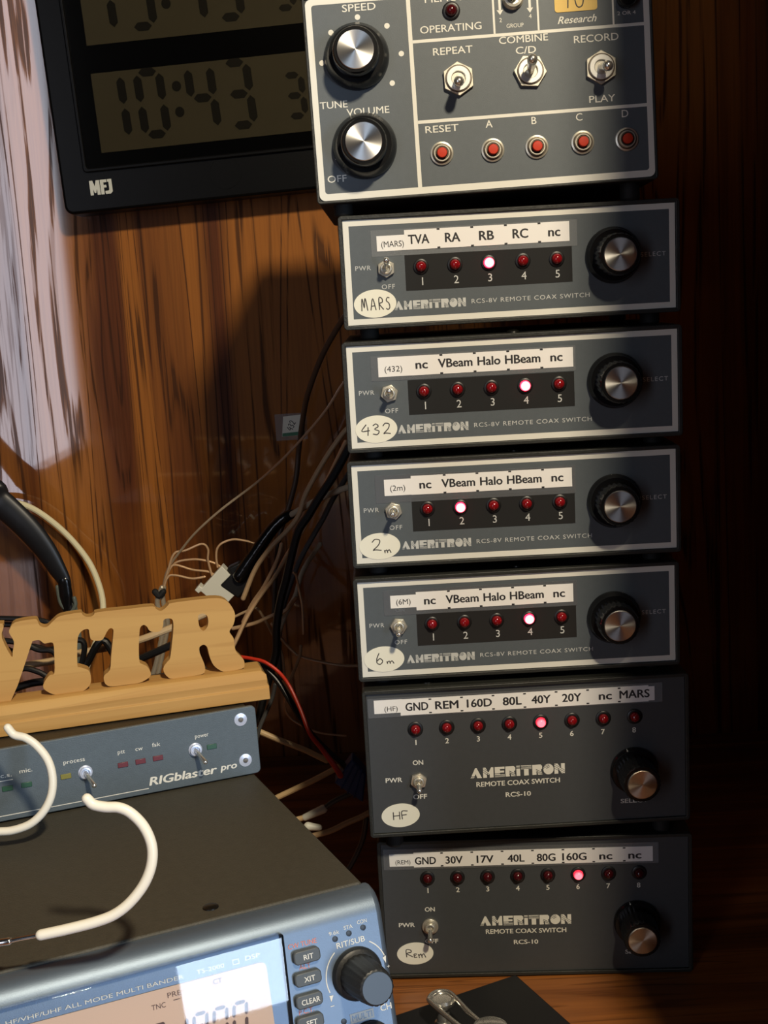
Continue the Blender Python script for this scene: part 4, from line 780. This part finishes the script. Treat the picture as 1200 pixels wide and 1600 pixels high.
rect_ring(bm, -15.6, -5.4, -40.4, -36.6, 0.15, -0.15); quad(bm, -15.5, -5.5, -40.3, -36.7, -0.13)
new_ = on_face(new_obj('face_lettering', bm, 'white_print', tr, smooth=False))
bm = BM(); text(bm, 'MULTI', -10.5, -38.5, 2.3, y=-0.2, width=8.6, bold=0.01); on_face(new_obj('reversed_lettering', bm, 'radio_face', tr, smooth=False))
bm = BM(); text(bm, 'CW TUNE', -30.8, -4.5, 1.9, y=-0.15, width=12.0); text(bm, 'ALT', -31.1, -13.3, 1.9, y=-0.15); text(bm, 'P.C.T.', -33.0, -30.4, 1.8, y=-0.15)
on_face(new_obj('shift_lettering', bm, 'orange_print', tr, smooth=False))
bm = BM(); lathe(bm, -8.5, -50.5, [(9.5,0.3),(9.5,-2),(7.5,-3),(7,-18),(6,-19),(0,-19)], n=40); on_face(new_obj('channel_knob', bm, 'radio_knob', tr))

# ------------------------------------------------------------------ interface box on the transceiver
RF1 = Vector((0.938751, 0.344597, 0)); RF2 = Vector((-0.344020, 0.937180, -0.057822)); RF3 = Vector((-0.019925, 0.054280, 0.998327))
RO = Vector((-0.140218, -0.019079, 0.137286)); RH = 36.8
rg = thing('interface_box', 'flat blue grey interface box with toggle switches, lying on the transceiver', 'interface box', frame_matrix(RO, RF1, RF2, RF3))
bm = BM(); prism(bm, round_rect(-224, 0.2, 0.7, RH+0.8, 2.6), -1.2, 1.2); new_obj('front_panel', bm, 'rig_panel', rg, bevel=0.4)
bm = BM(); box(bm, -221, -3, 1.2, 108, 0.9, RH-0.6); new_obj('cover', bm, 'rig_cover', rg, bevel=0.8)
for sx in (-1, 1):
    for y in (14, 94):
        bm = BM(); box(bm, -111+sx*98-5, -111+sx*98+5, y-5, y+5, 0.05, 1.2); new_obj('foot', bm, 'black_rubber', rg)
for u, v in ((-8.3,31.3),(-7.7,8.9),(-215.7,31.3),(-215.7,8.9)):
    bm = BM(); lathe(bm, u, v, [(3.5,-1.2),(3.4,-1.6),(1.5,-1.9),(1.2,-1.5),(0,-1.5)], n=28, cap=False); sc = new_obj('panel_screw', bm, 'screw_ring', rg)
    bm = BM(); lathe(bm, u, v, [(1.15,-1.5),(1.15,-2.2),(0,-2.3)], n=12, cap=False); new_obj('screw_socket', bm, 'ring_dark', sc)
for u, v in ((-33.7,19.6),(-90.4,18.2)):
    bm = BM(); lathe(bm, u, v, [(3.6,-1.2),(3.6,-1.7),(2.9,-2.0),(2.9,-3.4),(2.1,-3.5),(1.7,-2.2),(0,-2.2)], n=28, cap=False); tg = new_obj('toggle_switch', bm, 'screw_ring', rg)
    bm = BM(); b_ = Vector((u, -2.6, v)); tube(bm, [b_, b_+Vector((2.6,-10.0,-3.9))], [1.0, 1.35], n=12); new_obj('lever', bm, 'chrome', tg)
for u, v, m in ((-24.9,19.6,'green_led'),(-71.4,18.5,'red_bar_led'),(-62.4,18.6,'red_bar_led'),(-53.4,18.7,'red_bar_led'),(-100.1,17.9,'yellow_led'),(-119.4,17.3,'green_led'),(-128.6,17.2,'green_led')):
    bm = BM(); box(bm, u-2.6, u+2.6, -1.7, -1.1, v-1.3, v+1.3); new_obj('bar_led', bm, m, rg, bevel=0.2)
bm = BM(); RY = -1.28; quad(bm, -140, -125.6, 21.1, 21.5, RY)
for s, u, v, wd in (('power',-29.6,26.6,7.2),('ptt',-71.6,25.5,3.6),('cw',-62.5,25.5,3.8),('fsk',-53.6,26.0,4.2),('process',-95.3,25.2,10.6),('mic.',-119.0,24.7,6.2),('c.s.',-128.6,24.0,5.4)): text(bm, s, u, v, 2.1, y=RY, width=wd)
new_obj('panel_lettering', bm, 'white_print', rg, smooth=False); bm = BM()
text(bm, 'RIGblaster', -41.2, 7.0, 4.2, y=RY, width=35.5, bold=0.03, shear=0.18); text(bm, 'pro', -17.0, 7.4, 3.4, y=RY, width=8.8, bold=0.025, shear=0.18)
quad(bm, -206, -59.6, 3.3, 3.7, RY)
new_obj('brand_lettering', bm, 'white_print', rg, smooth=False)

# ------------------------------------------------------------------ fretwork call sign on the interface box
SO = Vector((-0.13349, -0.00595, 0.17352+0.0002)); SE1 = Vector((0.96901, 0.24695, 0.00591)); SE3 = Vector((-0.01993, 0.05428, 0.99833)); SE2 = SE3.cross(SE1)
sg = thing('letter_sign', 'pale wooden fretwork sign with joined letters on a moulded base, standing on the interface box', 'sign', frame_matrix(SO, SE1, SE2, SE3))
bm = BM(); pr = [(0,0),(0,6.6),(0.8,7.2),(0.8,9.0),(0.5,11.0),(1.4,13.6),(3.2,15.6),(5.6,16.5),(21.5,16.5),(24,14.5),(25,9),(25,0)]
la = [bm.verts.new((0.2-(0.6 if 8 < z < 16 else 0)-(2.6 if z >= 15.6 else 0), y, z)) for y, z in pr]; lb = [bm.verts.new((-206, y, z)) for y, z in pr]
for i in range(len(pr)): bm.faces.new((la[i], la[(i+1) % len(pr)], lb[(i+1) % len(pr)], lb[i]))
bm.faces.new(la); bm.faces.new(lb); new_obj('sign_base', bm, 'pine', sg, autosmooth=25, bevel=0.4)
def smooth_loop(P, sub=3):
    n = len(P); out = []
    for i in range(n):
        a, b, c, d = (Vector(P[(i+k-1) % n]) for k in range(4))
        for k in range(sub):
            t = k/sub; out.append(tuple(0.5*((2*b)+(c-a)*t+(2*a-5*b+4*c-d)*t*t+(3*b-a-3*c+d)*t**3)))
    return out
bm = BM(); prism(bm, smooth_loop(SIGN_OUTLINE), 7.8, 17.0, 0, holes=[smooth_loop(SIGN_HOLE)]); new_obj('letters', bm, 'pine', sg, autosmooth=40)

# ------------------------------------------------------------------ telegraph key by the transceiver
kb_ = thing('telegraph_key', 'black slab of a telegraph key with chrome hairpin arm, on the desk below the stack', 'telegraph key', Matrix.Translation((-0.0067, -0.0095, DESK)) @ Matrix.Rotation(R(25.6), 4, 'Z'))
bm = BM(); box(bm, -92, 0, -150, 0, 0.3, 12.6); new_obj('base', bm, 'satin_black', kb_, bevel=1.0)
kloc = kb_.matrix_world.inverted()
def kp(x, y, z): v = kloc @ Vector((x, y, z)); return v/S
P = kp(-0.0498, -0.0545, 0.0056)
bm = BM(); lathe_axis(bm, P-Vector((0,0,0.5)), (0,0,1), [(4.6,0),(4.6,3),(3.4,4),(3.4,11),(4.8,12),(6.6,14),(7.0,16.0),(6.2,17.4),(5.4,17.0),(4.6,16.2),(0,16.0)], n=36); new_obj('post', bm, 'chrome', kb_)
a1 = [(-0.0330, -0.0925, 0.0215), (-0.0440, -0.0775, 0.0215), (-0.0556, -0.0585, 0.0215), (-0.0565, -0.0535, 0.0215), (-0.0525, -0.0485, 0.0215), (-0.0470, -0.0490, 0.0215), (-0.0436, -0.0535, 0.0215), (-0.0360, -0.0700, 0.0215), (-0.0240, -0.0900, 0.0215)]
bm = BM(); tube(bm, [kp(*p) for p in a1], 1.35, n=12); new_obj('hairpin_arm', bm, 'chrome', kb_)
P2 = kp(-0.0275, -0.0875, 0.0056)
bm = BM(); lathe_axis(bm, P2-Vector((0,0,0.5)), (0,0,1), [(7,0),(7,4),(5,6),(5,15),(8.6,15.5),(9.4,18),(8.6,20.5),(6.5,21.5),(0,21.8)], n=36); new_obj('thumb_screw', bm, 'chrome', kb_)

# ------------------------------------------------------------------ hooks from the left panel
def hook(pts, rod_pts, label):
    t = thing('wire_hook', label, 'hook', Matrix.Translation(Vector(rod_pts[-1])))
    L = lambda P: [(Vector(p)-Vector(rod_pts[-1]))/S for p in P]
    bm = BM(); tube(bm, L(pts), 1.95, n=14, sub=8); new_obj('sleeve', bm, 'white_vinyl', t)
    bm = BM(); tube(bm, L(rod_pts), 0.75, n=10, sub=3); new_obj('rod', bm, 'steel', t, label='bare steel rod')
    return t
h1 = PATHS['hook1']; e = Vector(h1[-1])
hook(h1, [h1[-2], h1[-1], (-0.34, e.y+0.004, e.z+0.001), (-0.4395, e.y+0.006, e.z+0.002)], 'cream coated wire hook curving in front of the blue grey interface box')
h2 = PATHS['hook2']; r2 = PATHS['hook2rod']; e = Vector(r2[-1])
hk = hook(h2, list(r2)+[(-0.33, e.y-0.0, e.z-0.004), (-0.4395, e.y, e.z-0.006)], 'white coated wire hook with bare steel end over the dark transceiver cover')
bm = BM(); tube(bm, [(Vector(p)-hk.location)/S for p in PATHS['hook2sl2']+[(-0.25, -0.2305, 0.1600)]], 1.35, n=12, sub=3); new_obj('steel_ferrule', bm, 'steel', hk)

# ------------------------------------------------------------------ headset
hp = PATHS['arm']; hd = thing('headset', 'black headset band arching down behind the wooden sign', 'headset', Matrix.Translation(Vector(hp[-1])))
L = lambda P: [(Vector(p)-hd.location)/S for p in P]
b1 = Vector(hp[1]); band = [(-0.438, 0.215, 0.262), tuple(b1+Vector((-0.0125, -0.004, 0.0115)))]+list(hp[1:])
bm = BM(); tube(bm, L(band)[:9], [11.5,11.5,11,10,8,6,4.7,4.5], n=16, sub=6, flat=(0.42, (0,1,0))); new_obj('headband', bm, 'satin_black', hd)
bm = BM(); tube(bm, L(hp[5:8]), [5.2,5.6,3.6], n=14, flat=(0.6,(0,1,0))); new_obj('hinge', bm, 'black_plastic', hd)
q0 = Vector(hp[7]); 
bm = BM(); tube(bm, L([q0+Vector((-0.0062,0,0.018)), q0+Vector((-0.0046,0,0.004)), q0+Vector((0.002,0,-0.003)), q0+Vector((0.0068,0,0.002)), q0+Vector((0.0066,0,0.008))]), 1.7, n=10); new_obj('yoke', bm, 'pvc_grey', hd)
bm = BM(); tube(bm, L([q0+Vector((0.0012,0.004,0.0)), q0+Vector((0.0018,0.004,-0.016)), q0+Vector((0.002,0.004,-0.045))]), [6.0,6.3,6.3], n=14, flat=(0.5,(0,1,0))); new_obj('slider', bm, 'pvc_grey', hd)

# ------------------------------------------------------------------ cables
def cable(name, key, r, m, label, cat='cable', extra=None, pre=None):
    P = [Vector(p) for p in PATHS[key]]
    if extra: P = P+[Vector(p) for p in extra]
    if pre: P = [Vector(p) for p in pre]+P
    bm = BM(); tube(bm, [p/S for p in P], r, n=10, sub=6)
    return tag(new_obj(name, bm, m), label, cat)
t = thing('coax_cable', 'dark brown coax curving from behind the MARS box past a taped 432 tag', 'cable', Matrix.Identity(4))
bm = BM(); tube(bm, [Vector(p)/S for p in PATHS['coax_brown']], 2.1, n=12); new_obj('jacket', bm, 'cable_brown', t)
c0, c1, c2, c3 = (Vector(p) for p in PATHS['card'])
ey = (c2-c1).cross(c0-c1).normalized(); ex = (c2-c1).normalized(); ez = (c0-c1); ez = (ez-ex*ez.dot(ex)).normalized(); ey = ez.cross(ex)
cg = BM(); box(cg, 0, 24.2, -0.15, 0.15, 0, 20.4); fl = new_obj('tape_flag', cg, 'clear_tape', t, smooth=False); fl.matrix_local = frame_matrix(c1+Vector((0,0.024,0)), ex, ey, ez)
cg = BM(); prism(cg, [(4.6,3.0),(22.2,3.4),(22.8,19.2),(6.6,18.4)], -0.5, -0.2); tg_ = new_obj('paper_tag', cg, 'sticker', fl, smooth=False)
cg = BM(); prism(cg, [(4.8,3.1),(22.0,3.5),(22.1,6.3),(5.2,5.6)], -0.55, -0.52); new_obj('green_stripe', cg, 'green_print', tg_, smooth=False)
cg = BM(); pen(cg, '432', 12.2, 11.2, 4.6, y=-0.56, rot=R(62), wscale=0.6, gap=0.1); new_obj('handwriting', cg, 'pen', tg_)
t = thing('wire_harness', 'white connector with looped copper wires, a black taped tail and a long silvery wire', 'connector', Matrix.Identity(4))
for k in ('wireA','wireB','wireC','wireD','wireE'):
    bm = BM(); tube(bm, [Vector(p)/S for p in PATHS[k]], 0.85, n=8); new_obj('wire', bm, 'copper_clear', t)
bm = BM(); tube(bm, [Vector(p)/S for p in PATHS['wire_silver']], 0.9, n=8); new_obj('wire', bm, 'silver_clear', t, label='long silvery wire slanting up across the wall')
for k in ('bundle','bundle2'):
    bm = BM(); tube(bm, [Vector(p)/S for p in PATHS[k]], 1.9, n=10); new_obj('wire_bundle', bm, 'silver_clear', t)
bm = BM(); p = Vector(PATHS['bundle'][1])/S; tube(bm, [p+Vector((-2.2,-1.0,3.0)), p+Vector((0.6,-1.0,0)), p+Vector((3.6,-0.6,2.8))], 2.6, n=10); new_obj('wire_tie', bm, 'black_rubber', t)
k0, k1, k2, k3, kc = (Vector(p) for p in PATHS['conn'])
ex = (k2-k1).normalized(); ez = (k1-k0); ez = (ez-ex*ez.dot(ex)).normalized(); ey = ez.cross(ex)
cm = frame_matrix(k0, ex, ey, ez)
# white housing: stepped outline seen from the front, black hood behind it towards the cable
bm = BM(); prism(bm, [(-3,-1),(1,-1),(1,1.5),(22,1.5),(22,17),(9,15),(9.6,26),(0,27),(0,4),(-3,4)], 0, 11); c_ = new_obj('connector_housing', bm, 'white_plug', t, bevel=0.5); c_.matrix_local = cm
bm = BM(); prism(bm, [(9,14.4),(26,16),(26,30),(19,40),(8,38),(4,28),(9.6,27)], -0.5, 10); c_ = new_obj('connector_hood', bm, 'satin_black', t, bevel=1.5); c_.matrix_local = cm
bm = BM(); tube(bm, [Vector(p)/S for p in PATHS['black_wrap']], [5.6,5.4,5.0,4.8,4.4,4.2,3.4], n=14); new_obj('tape_wrap', bm, 'tape_black', t)
bm = BM(); tube(bm, [Vector(p)/S for p in PATHS['grey_cable']], 2.3, n=12); new_obj('cable', bm, 'cable_grey', t, label='pale grey cable')
cable('ribbon_lead', 'C5', 1.8, 'cable_tan', 'dull tan lead coming down from the 432 box behind the black tape')
cable('twin_lead', 'C6', 1.5, 'copper_clear', 'long glossy copper and clear lead slanting down to the right end of the sign')
cable('twin_lead', 'C7', 1.4, 'copper_clear', 'shorter glossy copper lead just left of the long slanting one')
cable('power_cord', 'C8', 3.0, 'cable_black', 'thick black cord hanging between the sign and the stack')
cable('signal_cable', 'C9', 2.0, 'cable_slate', 'slate grey cable falling beside the thick black cord')
cable('signal_cable', 'C10', 1.8, 'cable_grey', 'short pale grey cable curving right of the thick black cord')
cable('bell_wire', 'C11', 0.9, 'copper_clear', 'thin copper wire bent below the left edge of the 2m box', 'wire')
cable('bell_wire', 'C12', 1.2, 'copper_clear', 'thin tan wire sagging right towards the 6m box', 'wire')
cable('bell_wire', 'C13', 1.2, 'cable_tan', 'short tan wire end standing up by the dark wall', 'wire')
cable('clear_lead', 'C14', 1.4, 'copper_clear', 'shiny clear copper lead lying level beside the letter R', 'wire')
cable('bell_wire', 'C14b', 1.0, 'cable_tan', 'dull tan wire drooping right of the letter R', 'wire')
cable('grey_wire', 'C21', 1.5, 'cable_slate', 'dark grey wire behind the right end of the sign base', 'wire')
cable('bell_wire', 'C22', 0.8, 'copper_clear', 'thin copper wire sagging behind the red and black cord', 'wire')
t = thing('dc_cord', 'red and black power cord ending in a blue plug beside the HF box', 'power cord', Matrix.Identity(4))
bm = BM(); tube(bm, [Vector(p)/S for p in PATHS['red']], [1.2,1.2,1.2,1.2,1.3,1.5,1.8,2.0], n=10); new_obj('red_wire', bm, 'red_wire', t, label='red wire')
bm = BM(); tube(bm, [Vector(p)/S for p in PATHS['black']], 2.1, n=10); new_obj('black_wire', bm, 'cable_black', t, label='black wire')
b0, b1, b2, b3, b4 = (Vector(p) for p in PATHS['blue'])
bm = BM(); prism(bm, [((p-b0).x/S, (p-b0).z/S) for p in (b0, b1, b2, b3)], 0, 14); c_ = new_obj('blue_plug', bm, 'blue_plug', t, bevel=1.2, label='blue plug'); c_.location = b0
bm = BM()
for k in range(3):
    f = 0.25+0.22*k; p = b0.lerp(b3, f)-b0; q = b1.lerp(b2, f)-b0
    tube(bm, [p/S+Vector((0,-0.2,0)), q/S+Vector((0,-0.2,0))], 0.6, n=6)
g_ = new_obj('plug_ribs', bm, 'blue_plug', c_)
cable('ac_cord', 'C16', 2.1, 'cable_beige', 'beige cord leaving the right end of the interface box')
cable('ac_cord', 'C17', 2.0, 'cable_beige', 'beige cord rising from behind the transceiver edge to the blue plug')
for a_, b_, c_, r1, r2, lb, cc in (('plug1','plug1cable','plug1c2',3.0,1.9,'white plug on a pinkish cable below the blue plug','cable_beige'),):
    t = thing('cable_plug', lb, 'plug', Matrix.Identity(4))
    bm = BM(); tube(bm, [Vector(p)/S for p in PATHS[a_]], [r1*0.8, r1], n=14); new_obj('plug_body', bm, 'white_plug', t)
    for k in (b_, c_):
        bm = BM(); tube(bm, [Vector(p)/S for p in PATHS[k]], r2, n=10); new_obj('cable', bm, cc if k == b_ else 'cable_slate', t)
t = thing('cable_plug', 'short white plug tip by the cover edge, lowest of the cables there', 'plug', Matrix.Identity(4))
bm = BM(); tube(bm, [Vector(p)/S for p in PATHS['plug2']], [2.8, 2.0], n=14); new_obj('plug_body', bm, 'white_plug', t)
cable('pink_lead', 'plug2c', 1.9, 'cable_tan', 'tan and grey lead sloping up under the HF box edge')
cable('signal_cable', 'C20', 1.8, 'cable_slate', 'dark grey cable rising in the gap beside the REM box')
cable('white_cable', 'white_arc', 2.5, 'cream_vinyl', 'cream white cable arching against the oak wall')
cable('signal_cable', 'tan_stick', 2.4, 'cable_beige', 'tan cable running level behind the wooden letters')
for k, lb in (('blkA','upper black cable crossing above the first letter'),('blkB','lower of the two black cables above the first letter'),('blkC','black cable tangled behind the first gap between letters'),('blkD','black cable low behind the first gap between letters'),('blkE','black cable running behind all the letters to the letter R'),('blkF','black cable sloping down behind the first letter')):
    cable('black_cable', k, 2.6 if k == 'blkE' else 1.9, 'cable_black', lb)
